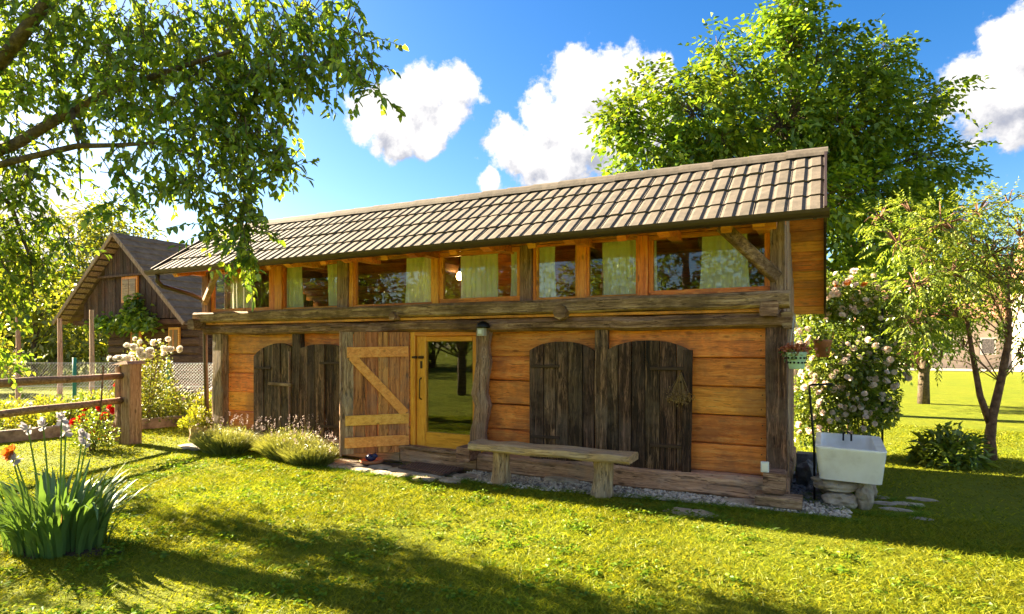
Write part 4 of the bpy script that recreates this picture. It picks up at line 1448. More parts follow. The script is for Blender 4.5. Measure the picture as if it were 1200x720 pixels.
limb([(-8.85, 3.35, 3.65), (-8.3, 3.7, 3.95), (-7.7, 3.95, 4.3), (-7.1, 4.05, 4.45), (-6.2, 4.1, 4.5), (-5.2, 4.1, 4.5)], .075)
limb([(-8.87, 3.35, 3.55), (-8.1, 3.7, 3.75), (-7.5, 3.9, 3.85), (-6.9, 4.0, 3.8), (-6.3, 4.05, 3.75), (-5.6, 4.05, 3.5)], .045)
limb([(-8.75, 3.45, 4.45), (-7.5, 3.6, 5.3), (-6.3, 3.8, 5.6), (-5.0, 4.1, 5.5), (-4.2, 4.2, 5.0)], .08)
limb([(-8.7, 3.45, 5.0), (-9.0, 3.2, 5.7), (-10.0, 2.8, 6.1), (-11.2, 2.5, 6.0)], .08)
limb([(-8.9, 3.35, 3.2), (-9.8, 3.6, 4.0), (-10.9, 3.7, 4.5), (-12.2, 3.6, 4.6)], .08)
limb([(-8.9, 3.35, 3.2), (-9.4, 2.6, 4.0), (-10.2, 1.7, 4.6), (-11.0, 1.2, 4.8)], .07)
limb([(-8.82, 3.4, 3.65), (-8.7, 3.8, 3.3), (-8.5, 3.9, 2.7), (-8.4, 3.9, 2.2)], .035)
limb([(-7.6, 3.9, 4.3), (-7.55, 3.95, 3.9), (-7.6, 4.0, 3.4)], .028)


def apple_clump(bx, hv, d, r, nt, down=.6, world_pos=None):
    nt = int(nt * 1.55) if not world_pos else nt
    c = Vector(world_pos if world_pos else rw(bx, hv, d))
    for _ in range(nt):
        dv = Vector((R.gauss(0, 1), R.gauss(0, 1), R.gauss(0, 1))).normalized()
        s = c + dv * (r * R.random() ** .45)
        out = (Vector((R.gauss(.2, .7), R.gauss(0, .7), R.gauss(-down, .45)))).normalized()
        L_ = R.uniform(.22, .48)
        p0, p1, p2 = s, s + out * L_ * .5, s + out * L_ - Vector((0, 0, .10 * L_))
        twig_mesh(twm, [p0 - out * .12 + Vector((0, 0, .05)), p0, p1, p2], .006, .002, 3)
        nl = int(L_ / .028)
        for k in range(nl):
            f = k / nl
            q = p0.lerp(p1, f * 2) if f < .5 else p1.lerp(p2, f * 2 - 1)
            LP.append(tuple(q))
            LD.append(tuple(out * .45 + Vector((R.gauss(0, .75), R.gauss(0, .75), R.gauss(-.35, .5)))))


for a in [(-.78, .52, 7.2, .65, 30), (-.68, .52, 7, .6, 34), (-.57, .53, 6.8, .6, 40), (-.46, .53, 6.5, .55, 40), (-.36, .53, 6.2, .42, 30), (-.29, .52, 6.0, .32, 18), (-.26, .48, 5.9, .2, 8), (-.235, .435, 5.8, .10, 4),
          (-.60, .43, 6.6, .5, 34), (-.50, .42, 6.4, .5, 40), (-.42, .41, 6.2, .4, 30), (-.37, .43, 6.1, .3, 16), (-.68, .45, 6.8, .35, 16),
          (-.55, .34, 6.4, .36, 22), (-.47, .33, 6.2, .38, 28), (-.41, .33, 6.1, .28, 16), (-.375, .30, 6.0, .16, 7), (-.45, .25, 6.0, .24, 14), (-.44, .19, 5.9, .18, 10), (-.43, .15, 5.9, .12, 6), (-.49, .21, 6.1, .14, 6),
          (-.62, .29, 6.5, .25, 11), (-.635, .23, 6.5, .14, 5), (-.57, .27, 6.4, .18, 7), (-.51, .27, 6.2, .2, 8),
          (-.81, .26, 7.2, .36, 22), (-.82, .17, 7.3, .34, 22), (-.765, .20, 7.2, .14, 6), (-.82, .34, 7.2, .3, 12), (-.74, .30, 7.0, .18, 6), (-.73, .17, 7.2, .10, 4), (-.82, .08, 7.4, .3, 16), (-.86, .0, 7.5, .3, 12), (-.70, .36, 7, .16, 5), (-.80, .45, 7.2, .5, 22), (-.74, .40, 7.0, .3, 12), (-.72, .48, 7.0, .45, 18), (-.82, .54, 7.2, .5, 20), (-.62, .50, 6.8, .4, 16), (-.52, .48, 6.5, .4, 18), (-.64, .38, 6.7, .28, 10), (-.42, .47, 6.2, .35, 14), (-.33, .47, 6.0, .25, 9), (-.82, .22, 7.2, .3, 12), (-.80, .12, 7.3, .3, 12)]:
    apple_clump(*a)
for _ in range(40):        # the rest of the crown, beyond the picture's edge
    p = (R.uniform(-13.2, -6.6), R.uniform(1.0, 4.3), R.uniform(3.6, 6.6))
    apple_clump(0, 0, 0, R.uniform(.3, .6), 15, .3, p)
part('twigs', twm, M['bark'], at, kind='stuff')
n = len(LP)
leaf_part('crown', at, np.array(LP), np.array(LD), NR.uniform(.045, .11, n), NR.uniform(.030, .060, n), M['apple'], oval=True, droop=.25)
fruit = MB()
for bx, hv, d in ((-.395, .45, 6.0), (-.47, .39, 6.1), (-.52, .36, 6.2), (-.40, .36, 6.0)):
    x, y, z = rw(bx, hv, d)
    part('fruit', MB().lathe([(.004, -.034), (.022, -.03), (.036, 0), (.028, .028), (.008, .03)], 10, (x, y, z)), plain('green_fruit', (.22, .26, .04), .4), at, True)


# generic mound shrub of leaves
def mound(name, x, y, r, h, n, L, W, mat, label, cat, group=None, oval=False, up=.4, stems=6, z0=0.0, squash=.85):
    t = thing(name, (x, y, z0), label, cat, group)
    d = rand_dirs(n)
    d[:, 2] = np.abs(d[:, 2])
    k = NR.random(n) ** .4 * (1 + .3 * np.array([mnoise.noise(Vector(v) * 2.5 + Vector((x * 3, y * 3, 0))) for v in d]))
    P = np.array([x, y, z0]) + d * k[:, None] * np.array([r, r, h * squash * 1.05]) + np.array([0, 0, h * .08])
    leaf_part('foliage', t, P, d * .6 + rand_dirs(n) * .7 + np.array([0, 0, up]), NR.uniform(.7, 1.2, n) * L, NR.uniform(.7, 1.2, n) * W, mat, oval)
    for s in range(stems):
        a = 6.28 * s / stems + R.random()
        part('stem', MB().tube([(x + math.cos(a) * .03, y + math.sin(a) * .03, z0 - .02), (x + math.cos(a) * r * .3, y + math.sin(a) * r * .3, z0 + h * .5), (x + math.cos(a) * r * .5, y + math.sin(a) * r * .5, z0 + h * .85)], [.014, .010, .005], 5), M['bark_red'], t)
    return t


def blossom_mesh(name, mat, r=.04, rings=((5, 1.0, .25), (5, .75, .6), (4, .45, 1.0))):
    P, D = [], []
    V, F = [], []
    for n_, rr, up in rings:
        for k in range(n_):
            a = 6.28 * (k + .5 * (rr < .9)) / n_
            c, s = math.cos(a), math.sin(a)
            w = r * .62 * rr + r * .2
            o = len(V)
            pts = [(0, 0, 0), (r * rr * .7, -w, r * up * .45), (r * rr * 1.1, -w * .5, r * up * .9 + r * .1), (r * rr * 1.1, w * .5, r * up * .9 + r * .1), (r * rr * .7, w, r * up * .45)]
            for px, py, pz in pts:
                V.append((px * c - py * s, px * s + py * c, pz))
            F.append((o, o + 1, o + 2, o + 3, o + 4))
    return mk_mesh(name, V, F, mat, True)


def put_blossoms(t, me, pts, face, smin=.8, smax=1.25, name='blossom'):
    b = root_loc(t)
    for p in pts:
        o = link(name, me, t, Vector(p) - b)
        dv = (Vector(face(p)) + Vector((R.gauss(0, .4), R.gauss(0, .4), R.gauss(0, .4)))).normalized()
        o.rotation_euler = dv.to_track_quat('Z', 'Y').to_euler()
        s = R.uniform(smin, smax)
        o.scale = (s, s, s)


# big climbing rose at the right end
rose = thing('rose_bush', (.27, 10.3, 0), 'large rambling rose bush full of pale pink blossoms behind the sink', 'rose bush')
P, D, F_ = [], [], []
for bx, hv, d, r, n in [(.49, -.085, 9.0, .42, 1500), (.545, -.07, 9.1, .48, 1900), (.59, -.08, 9.2, .36, 1100), (.50, .0, 9.2, .42, 1200), (.55, .02, 9.3, .5, 1900), (.60, .06, 9.4, .35, 900), (.535, .08, 9.4, .42, 1300), (.575, .10, 9.5, .3, 700), (.49, .06, 9.6, .4, 1000), (.605, -.11, 9.1, .22, 450), (.565, -.12, 9.0, .35, 900), (.50, -.13, 9.0, .4, 900), (.62, .075, 9.4, .16, 200), (.56, -.02, 9.0, .5, 1700), (.52, -.04, 8.9, .4, 1300), (.60, -.03, 9.1, .38, 1100), (.50, .09, 9.3, .35, 900), (.605, .02, 9.2, .3, 700)]:
    c = np.array(rw(bx, hv, d))
    dv = rand_dirs(n)
    P.append(c + dv * (NR.random((n, 1)) ** .42) * np.array([r, r, r * .9]))
    D.append(dv * .6 + rand_dirs(n) * .6)
    for _ in range(int(n / 75)):
        v = Vector((R.gauss(0, 1), -abs(R.gauss(0, 1)) - .2, R.gauss(0, .8))).normalized()
        F_.append(tuple(Vector(c) + v * r * R.uniform(.8, 1.08)))
for _ in range(12):
    F_.append(rw(R.uniform(.475, .60), R.uniform(.075, .125), 9.0))
P, D = np.concatenate(P), np.concatenate(D)
leaf_part('foliage', rose, P, D, NR.uniform(.05, .09, len(P)), NR.uniform(.03, .05, len(P)), M['roseleaf'])
pink_me = blossom_mesh('blossom', M['pinkpetal'], .038)
put_blossoms(rose, pink_me, [p for p in F_ if p[2] > .15], lambda p: (-.15, -1, .35), .75, 1.25)
yr_me = blossom_mesh('yellow_blossom', M['orangepetal'], .045)
put_blossoms(rose, yr_me, [rw(.527, .098, 9.0), rw(.548, .103, 9.0), rw(.575, .10, 9.0)], lambda p: (0, -1, .4), .8, 1.1, 'yellow_blossom')
for s in range(8):
    x, y = .25 + R.uniform(-.3, .3), 10.35 + R.uniform(-.2, .2)
    part('stem', MB().tube([(x, y, -.02), (x + R.uniform(-.1, .1), y, .8), (x + R.uniform(-.15, .15), y + R.uniform(-.1, .2), 1.8)], [.016, .013, .006], 5), M['bark_red'], rose)
single('garden_pole', MB().tube([(.74, 10.45, -.05), (.74, 10.45, 2.15)], .016, 8), M['iron'], (.74, 10.45, 0), 'thin dark iron pole standing at the edge of the rose bush', 'pole', smooth=True)
hb2 = thing('hanging_pot', (.18, 9.3, 1.45), 'brown pot half hidden among the roses below the eave', 'flower pot')
part('pot', MB().lathe([(.08, 0), (.11, .2), (.12, .21), (.12, .24), (.1, .24)], 12, rw(.507, -.002, 8.4)[:2] + (1.45,)), M['terracotta'], hb2, True)
leaf_part('foliage', hb2, np.array(rw(.507, -.002, 8.4)[:2] + (1.72,)) + NR.normal(size=(120, 3)) * .07, rand_dirs(120), .06, .035, M['roseleaf'])

# fern-like shrub on the right lawn
mound('leafy_shrub', 1.47, 10.0, .42, .50, 800, .15, .055, M['roseleaf'], 'low arching green shrub on the lawn left of the young forked tree', 'shrub', stems=5, up=.1)

# lavender along the front wall
def lavender(x, y, r, h, label):
    t = thing('lavender', (x, y, 0), label, 'lavender', 'lavender clumps along the wall')
    n = 4200
    a = NR.uniform(0, 6.28, n)
    q = np.sqrt(NR.random(n))
    P = np.stack([x + np.cos(a) * q * r * .75, y + np.sin(a) * q * r * .38, np.zeros(n)], 1)
    D = np.stack([np.cos(a) * q * .75, np.sin(a) * q * .55, np.ones(n)], 1) + NR.normal(size=(n, 3)) * .12
    L = NR.uniform(.45, 1.0, n) * h * (1 - .25 * q)
    blade_part('foliage', t, P, D, L, .008, np.c_[np.cos(a), np.sin(a), -.4 * np.ones(n)] * .35, M['lav'])
    m = 4200
    i = NR.integers(0, n, m)
    pp = P[i] + unit(D[i]) * (L[i] * NR.uniform(.3, .95, m))[:, None]
    leaf_part('leaflets', t, pp, D[i] * .6 + rand_dirs(m) * .6, .05, .009, M['lav'])
    m = 34
    i = NR.integers(0, n, m)
    tip = P[i] + unit(D[i]) * (h * NR.uniform(.9, 1.15, m))[:, None]
    pp = np.repeat(tip, 10, 0) + np.stack([NR.normal(size=m * 10) * .006, NR.normal(size=m * 10) * .006, NR.uniform(-.05, .03, m * 10)], 1)
    leaf_part('flower_spikes', t, pp, rand_dirs(m * 10) + np.array([0, 0, .8]), .022, .014, M['lavflower'])
    blade_part('flower_stalks', t, P[i], tip - P[i], np.linalg.norm(tip - P[i], axis=1), .004, np.zeros((m, 3)), M['lav'])
    return t


lavender(-8.05, 6.22, .50, .52, 'dense lavender clump below the left plank wall beside the golden shrub')
lavender(-6.78, 6.28, .46, .55, 'pale flowering lavender clump below the latched dark shutter')
lavender(-6.22, 6.12, .42, .42, 'low lavender clump beside the edge of the open plank door')

# stump planter with golden shrub
st = thing('stump_planter', (-9.45, 6.85, 0), 'split log planter at the left corner post', 'planter')
part('stump', MB().tube([(-9.45, 6.85, -.03), (-9.44, 6.85, .12), (-9.45, 6.86, .25)], [.2, .17, .18], 9, .02), M['bench_leg'], st)
mound('golden_shrub', -9.42, 6.82, .30, .34, 1300, .05, .03, M['yellowleaf'], 'golden green shrub spilling over the log planter', 'shrub', z0=.22, stems=3)

# iris clump in the left foreground
ir = thing('iris_clump', (-5.45, 2.7, 0), 'large clump of sword-leaved irises with faded flowers', 'iris')
ib = root_loc(ir)
soil = MB().rock((-5.45, 2.72, -.03), .50, .36, .05, seed=3, sub=3, amp=.45, flat=.8)
part('soil_patch', soil, M['soil'], ir)
for k in range(230):
    a = R.uniform(0, 6.28)
    q = math.sqrt(R.random())
    x, y = -5.47 + math.cos(a) * q * .42, 2.72 + math.sin(a) * q * .32
    lean = q * R.uniform(.4, 1.5) + R.uniform(0, .3)
    aa = a + R.gauss(0, .5)
    L_ = R.uniform(.36, .72)
    w = R.uniform(.020, .042)
    dx, dy = math.cos(aa), math.sin(aa)
    sx, sy = -dy, dx
    V, F = [], []
    N = 6
    brk = R.random() < .34
    for j in range(N + 1):
        s = j / N
        ang_ = lean * .75 * (s ** 1.1) * 1.1 + (1.3 * max(0, s - .6) if brk else 0)
        # integrate along the leaf
        if j == 0:
            cx, cz = 0.0, 0.0
        else:
            cx += math.sin(min(ang_ * 1.25, 2.4)) * L_ / N
            cz += math.cos(min(ang_ * 1.25, 2.4)) * L_ / N
        ww = w * (1 - s ** 3) * (.75 + .5 * math.sin(min(1, s * 1.5) * 1.57)) * .5 + .0008
        V += [(x + dx * cx - sx * ww, y + dy * cx - sy * ww, cz), (x + dx * cx, y + dy * cx, cz - .0 + .004 * (1 - s)), (x + dx * cx + sx * ww, y + dy * cx + sy * ww, cz)]
    for j in range(N):
        for k2 in range(2):
            F.append((j * 3 + k2, j * 3 + k2 + 1, j * 3 + 4 + k2, j * 3 + 3 + k2))
    link('leaf', mk_mesh('leaf', [(p - ib.x, q2 - ib.y, r2 - ib.z) for p, q2, r2 in V], F, M['straw'] if R.random() < .015 else M['iris'], True), ir)
fad_me = blossom_mesh('faded_flower', M['greypetal'], .026, ((3, .9, 1.9), (3, 1.25, -1.3), (3, .6, 2.6), (3, 1.0, .3)))
for bx, hv, d, me in [(-.765, -.135, 4.6, 0), (-.79, -.14, 4.6, 0), (-.735, -.125, 4.7, 0), (-.728, -.145, 4.8, 0), (-.70, -.15, 4.8, 0), (-.695, -.165, 4.8, 0), (-.81, -.19, 4.5, 0)]:
    p = rw(bx, hv + .005, d)
    put_blossoms(ir, fad_me, [p], lambda q: (.1, -.2, 1), .8, 1.2, 'faded_flower')
    b0 = (-5.5 + (p[0] + 5.5) * .35, 2.7 + (p[1] - 2.7) * .35, 0)
    part('flower_stalk', MB().tube([b0, ((b0[0] + p[0]) / 2 + .02, (b0[1] + p[1]) / 2, p[2] * .55), p], [.008, .007, .005], 5), M['iris'], ir)
of_me = blossom_mesh('orange_flower', M['orangepetal'], .06, ((8, 1.0, .15), (7, .75, .5), (5, .4, .9)))
p = rw(-.817, -.175, 4.5)
put_blossoms(ir, of_me, [p], lambda q: (.5, -1, .5), 1, 1, 'orange_flower')
part('flower_stalk', MB().tube([(-5.4, 2.5, 0), ((p[0] - 5.4) / 2, (p[1] + 2.5) / 2, .5), p], .006, 5), M['iris'], ir)

# rail fence
fen = thing('rail_fence', (-10.2, 6.1, 0), 'wooden garden fence of one squared post and two round rails', 'fence')
part('post', MB().beam((-10.13, 6.1, -.05), (-10.13, 6.1, 1.31), .22, .22, 5, .015, .006, up=(0, 1, 0)), M['fence_z'], fen)
part('side_post', MB().beam((-10.31, 6.03, -.05), (-10.31, 6.03, 1.27), .10, .14, 5, .012, .006, up=(0, 1, 0)), M['fence_z'], fen)
cap = MB()
cap.add([(-10.42, 5.95, 1.29), (-9.98, 5.95, 1.31), (-9.98, 6.26, 1.31), (-10.42, 6.26, 1.29), (-10.16, 5.97, 1.36), (-10.05, 5.97, 1.36), (-10.05, 6.24, 1.36), (-10.16, 6.24, 1.36)], [(3, 2, 1, 0), (4, 5, 6, 7), (0, 1, 5, 4), (1, 2, 6, 5), (2, 3, 7, 6), (3, 0, 4, 7)])
part('cap', cap, M['fence_z'], fen)
fx = lambda z: MB().tube([(-10.22, 6.05, z), (-9.95, 5.2, z - .008), (-9.68, 4.5, z + .006), (-9.4, 3.85, z), (-8.9, 2.5, z + .01)], [.05, .052, .056, .055, .058], 10, .004)
part('rail', fx(1.12), M['fence_x'], fen, True)
part('rail', fx(.72), M['fence_x'], fen, True)

# red rose beside the fence post
rr_ = mound('red_rose_bush', -10.05, 5.45, .33, .62, 1500, .05, .03, M['roseleaf'], 'small rose bush with deep red blooms beside the fence post', 'rose bush', stems=4)
red_me = blossom_mesh('blossom', M['redpetal'], .055)
put_blossoms(rr_, red_me, [rw(-.645, -.064, 10.4), rw(-.655, -.100, 10.2), rw(-.665, -.115, 10.2), rw(-.627, -.122, 10.2), rw(-.70, -.118, 10.2), rw(-.713, -.125, 10.1), rw(-.688, -.128, 10.1), rw(-.622, -.135, 10.2), rw(-.65, -.105, 10.2), rw(-.672, -.10, 10.1), rw(-.695, -.10, 10.1), rw(-.64, -.13, 10.1), rw(-.66, -.15, 10.0), rw(-.68, -.145, 10.0)], lambda p: (.4, -1, .4), .9, 1.5)
part('cane', MB().tube([(-10.05, 5.45, 0), (-10.0, 5.55, .6), (-10.02, 5.6, 1.3)], .012, 5), M['bark_red'], rr_)
put_blossoms(rr_, of_me, [rw(-.70, -.14, 10)], lambda p: (.4, -1, .4), .7, .8, 'orange_bloom')

# white rose behind the post
wr = mound('white_rose_bush', -12.0, 7.5, .62, 1.7, 3600, .07, .042, M['bedleaf'], 'tall rose bush with creamy white flower heads behind the fence post', 'rose bush', stems=6)
wm = blossom_mesh('blossom', M['whitepetal'], .055)
put_blossoms(wr, wm, [rw(-.60 + R.gauss(0, .038), .000 + R.uniform(-.03, .012), 11.7) for _ in range(30)] + [rw(-.56 + R.gauss(0, .012), -.005, 11.7) for _ in range(6)] + [rw(-.64 + R.gauss(0, .012), -.02, 11.6) for _ in range(8)], lambda p: (.3, -1, .7), .7, 1.3)


# ------------------------------------------------------------------ garden bed, road, far fence, barn
kb_ = thing('kerb_wall', (-11.8, 7.0, 0), 'low mossy concrete kerb round the garden bed', 'kerb')
kp = [(-10.6, 9.2), (-11.5, 8.1), (-11.75, 7.0), (-12.1, 5.9), (-12.3, 4.6), (-12.4, 3.2)]
for i in range(len(kp) - 1):
    part('kerb_section', MB().beam((*kp[i], .08), (*kp[i + 1], .08), .14, .24, 3, .02, .01), M['concrete'], kb_)
gb_ = MB()
gb_.add([(x, y, .014) for x, y in kp] + [(-30, 3.2, .014), (-30, 4.5, .014), (-13.0, 9.3, .014)], [tuple(range(9))])
struct('garden_bed', gb_, M['soil'])
road = MB()
road.add([(-60, -14.2, .02), (-8, 12.0, .02), (-8, 15.5, .02), (-60, -10.7, .02)], [(0, 1, 2, 3)])
struct('gravel_road', road, M['road'])

for i in range(54):
    s = R.random()
    fx_, fy_ = -17.5 + 6.0 * s, 7.1 + 2.9 * s
    k = R.random() ** .7
    jx = min(range(len(kp)), key=lambda j: abs(kp[j][1] - fy_))
    x = fx_ + (-11.9 - fx_) * k * .95 - .1
    y = fy_ - k * R.uniform(.4, 3.4) * (1.2 - s)
    if -12.6 < x < -11.4 and 6.9 < y < 8.0:
        continue
    x = min(x, -11.95)
    h = R.uniform(.32, .75)
    bk = R.choice(['bedleaf', 'bedleaf', 'yellowleaf', 'roseleaf'])
    mound('bed_plant', x, y, R.uniform(.28, .5), h, 420, .085, .04, M[bk], {'bedleaf': 'fresh green leafy plant growing in the kerbed garden bed', 'yellowleaf': 'golden yellow leafy plant growing in the kerbed garden bed', 'roseleaf': 'dark green leafy plant growing in the kerbed garden bed'}[bk], 'plant', {'bedleaf': 'green garden bed plants', 'yellowleaf': 'golden garden bed plants', 'roseleaf': 'dark garden bed plants'}[bk], stems=2)
fw = blossom_mesh('small_flower', M['whitepetal'], .03)
for i, (bx, hv, d) in enumerate([(-.50, -.105, 12.2), (-.535, -.11, 12.4), (-.48, -.10, 12.6)]):
    x, y, z = rw(bx, hv, d)
    t = mound('flowering_plant', x, y, .32, .75, 600, .07, .035, M['bedleaf'], 'pale flowering plant behind the kerb near the golden shrub', 'plant', 'flowering plants by the kerb', stems=2)
    put_blossoms(t, fw, [(x + R.gauss(0, .2), y - .1, .6 + R.uniform(-.1, .25)) for _ in range(9)], lambda p: (.3, -1, .5))

# chain-link fence
cf = thing('chain_link_fence', (-14.3, 9.5, 0), 'chain-link fence on green metal posts before the gravel road', 'fence')
fdir = Vector((.893, .449, 0))
for s in (-7.2, -2.3, 0, 2.6):
    p = Vector((-14.3, 9.5, 0)) + fdir * s
    part('post', MB().tube([(p.x, p.y, -.1), (p.x, p.y, 1.32)], .045, 8), M['green_metal'], cf, True)
wm_ = MB()
sp = .075
for k in range(-190, 90):
    for sg in (-1, 1):
        s0 = k * sp
        a, b = (s0, .04), (s0 + sg * 1.1, 1.18)
        p, q = Vector((-14.3, 9.5, 0)) + fdir * a[0], Vector((-14.3, 9.5, 0)) + fdir * b[0]
        if a[0] > 5.2 or b[0] > 5.2:
            continue
        wm_.tube([(p.x, p.y, a[1]), (q.x, q.y, b[1])], .0035, 3)
part('wire_mesh', wm_, M['wire'], cf, kind='stuff')
for z in (.04, .62, 1.19):
    p, q = Vector((-14.3, 9.5, z)) + fdir * -14, Vector((-14.3, 9.5, z)) + fdir * 5.2
    part('line_wire', MB().tube([p, q], .005, 4), M['wire'], cf)
for i, (bx, d, top) in enumerate([(-.686, 16.0, 2.55), (-.738, 16.5, 2.35), (-.806, 17, 2.4)]):
    x, y, _ = rw(bx, 0, d)
    single('wooden_pole', MB().tube([(x, y, -.05), (x + .02, y, 1.2), (x, y, top)], [.07, .06, .055], 7, .004), M['fence_z'], (x, y, 0), 'weathered upright garden pole standing among the bed plants', 'pole', 'garden poles')

# barn
BY = 12.0
barn = thing('barn', (-19.5, 12.0, 0), 'old dark log barn with steep grey roof and boarded gable', 'barn')
ax, az = -20.75, 5.30
lx, lz, rx, rz = -24.3, 2.42, -17.15, 2.30
B = lambda n, mb, m, p=barn, **k: part(n, mb, M[m], p, **k)
for i in range(9):
    z = .12 + i * .27
    B('log', MB().beam((-22.1, BY + .65, z), (-17.1, BY + .65, z), .28, .262, 8, .05, .012), 'dark_x')
B('rear_block', MB().box((-22.0, BY + .8, 0), (-17.15, BY + 9, 2.35)), 'dark_x')
for i in range(9):
    z = .12 + i * .27
    B('side_log', MB().beam((-17.2, BY + .5, z), (-17.2, BY + 9, z), .26, .262, 8, .05, .012), 'dark_x')
B('shed_wall', MB().box((-17.0, BY + 2.5, 0), (-13.5, BY + 2.6, 2.2)), 'dark_x')


def roofz(x):
    return az - (ax - x) * (az - lz) / (ax - lx) if x < ax else az - (x - ax) * (az - rz) / (rx - ax)


x = lx + 1.0
while x < rx - .25:
    w = R.uniform(.17, .25)
    a, b = x + .008, min(x + w, rx - .2) - .008
    z1a, z1b = roofz(a) - .18, roofz(b) - .18
    zm = 3.95
    if min(z1a, z1b) > 2.55:
        if z1a > zm + .2 and z1b > zm + .2:
            B('gable_board', MB().poly_prism([(a, 2.5), (b, 2.5), (b, zm), (a, zm)], BY + .36 + R.uniform(-.012, .012), BY + .42), 'barn_z')
            B('gable_board', MB().poly_prism([(a, zm - .02), (b, zm - .02), (b, z1b), (a, z1a)], BY + .24 + R.uniform(-.01, .01), BY + .30), 'barn_z')
        else:
            B('gable_board', MB().poly_prism([(a, 2.5), (b, 2.5), (b, z1b), (a, z1a)], BY + .36 + R.uniform(-.012, .012), BY + .42), 'barn_z')
    x += w
B('gable_back', MB().poly_prism([(lx + .9, 2.45), (rx - .2, 2.4), (ax, az - .15)], BY + .45, BY + .5), 'dark_x')
B('tie_beam', MB().beam((lx + .4, BY + .45, 2.42), (rx - .1, BY + .45, 2.38), .25, .16, 6, .02, .008), 'dark_x')
B('collar_strip', MB().beam((ax - 1.45, BY + .22, 3.95), (ax + 1.45, BY + .22, 3.95), .06, .08, 3, .01, .004), 'barn_z')
B('left_strut', MB().beam((-22.1, BY + .5, 2.1), (-23.6, BY + .5, 2.55), .1, .1, 2, .01, .004), 'fence_x')
# gable window with shutters, two small log windows
gw = B('gable_window', MB().box((-20.98, BY + .30, 3.05), (-20.12, BY + .355, 3.92)), 'orange_z')
for a in (-20.90, -20.53):
    B('shutter_leaf', MB().box((a, BY + .275, 3.15), (a + .34, BY + .298, 3.82)), 'bench', gw)
for a in (-20.74, -18.75):
    w = B('log_window', MB().box((a, BY + .46, 1.45), (a + .55, BY + .51, 2.2)), 'batten')
    B('pane', MB().box((a + .08, BY + .445, 1.52), (a + .47, BY + .458, 2.12)), 'straw', w)
    B('glazing_bar', MB().box((a + .255, BY + .43, 1.52), (a + .295, BY + .444, 2.12)), 'batten', w)
# roof courses
nco = 13
for side, (ex, ez) in (('r', (rx, rz)), ('l', (lx, lz))):
    for i in range(nco):
        f0, f1 = i / nco, (i + 1.12) / nco
        xa, za = ex + (ax - ex) * f0, ez + (az - ez) * f0 + .06
        xb, zb = ex + (ax - ex) * min(f1, 1), ez + (az - ez) * min(f1, 1) + .015
        m = MB()
        y0, y1 = BY - .1, BY + 9.3
        vs = []
        ny_ = 32
        for j in range(ny_ + 1):
            y = y0 + (y1 - y0) * j / ny_
            d_ = .012 * (j % 2)
            vs += [(xa, y, za + d_), (xb, y, zb + d_), (xb, y, zb - .03), (xa, y, za - .05)]
        fs = [(0, 1, 2, 3)[::-1], tuple(ny_ * 4 + k for k in range(4))]
        for j in range(ny_):
            for k in range(4):
                fs.append((j * 4 + k, j * 4 + (k + 1) % 4, j * 4 + 4 + (k + 1) % 4, j * 4 + 4 + k))
        m.add(vs, fs)
        B('roof_course', m, 'slatetile')
    B('barge_board', MB().beam((ex, BY - .12, ez - .02), (ax, BY - .12, az - .02), .04, .13, 1, .004), 'fence_z')
    n = 16
    for i in range(n):
        f = (i + .2) / n
        f2 = (i + .85) / n
        mm_ = MB()
        mm_.add([(ex + (ax - ex) * q, y, ez + (az - ez) * q - o_) for q in (f, f2) for y in (BY - .05, BY + .3) for o_ in (.06, .085)], [(0, 4, 6, 2), (1, 3, 7, 5), (0, 1, 5, 4), (2, 6, 7, 3), (0, 2, 3, 1), (4, 5, 7, 6)])
        B('soffit_panel', mm_, 'fence_z')
# vine on the barn wall
vn = thing('barn_vine', (-20.4, 12.2, 0), 'green climbing vine trained across the barn below the gable', 'vine')
vp = []
for x0, x1, z0, z1, n, sx in ((-22.3, -18.9, 2.35, 2.35, 600, .13), (-20.3, -19.9, 2.4, 3.2, 200, .1), (-20.9, -19.4, 2.3, 2.6, 300, .15)):
    s = NR.random(n)
    vp.append(np.stack([x0 + (x1 - x0) * s, np.full(n, BY + .15) + NR.normal(size=n) * .12, z0 + (z1 - z0) * s], 1) + NR.normal(size=(n, 3)) * sx * np.array([1, .3, 1]))
vp = np.concatenate(vp)
leaf_part('foliage', vn, vp, rand_dirs(len(vp)) + np.array([0, -.6, -.4]), .15, .13, M['apple'], oval=True)
part('stem', MB().tube([(-20.9, BY + .35, 0), (-20.85, BY + .3, 1.2), (-20.6, BY + .2, 2.4), (-20.1, BY + .2, 3.1)], [.04, .035, .03, .015], 6), M['bark'], vn)
vn2 = thing('corner_vine', (-15.6, 13.6, 0), 'leafy vine hanging under the granary downpipe corner beside the barn', 'vine')
vp = np.array([-15.0, 12.6, 2.2]) + NR.normal(size=(700, 3)) * np.array([.35, .3, .28])
leaf_part('foliage', vn2, vp, rand_dirs(700) + np.array([0, -.5, -.3]), .15, .13, M['apple'], oval=True)
part('stem', MB().tube([(-15.0, 12.7, 0), (-15.05, 12.65, 1.2), (-15.0, 12.6, 2.3)], [.04, .035, .02], 6), M['bark'], vn2)


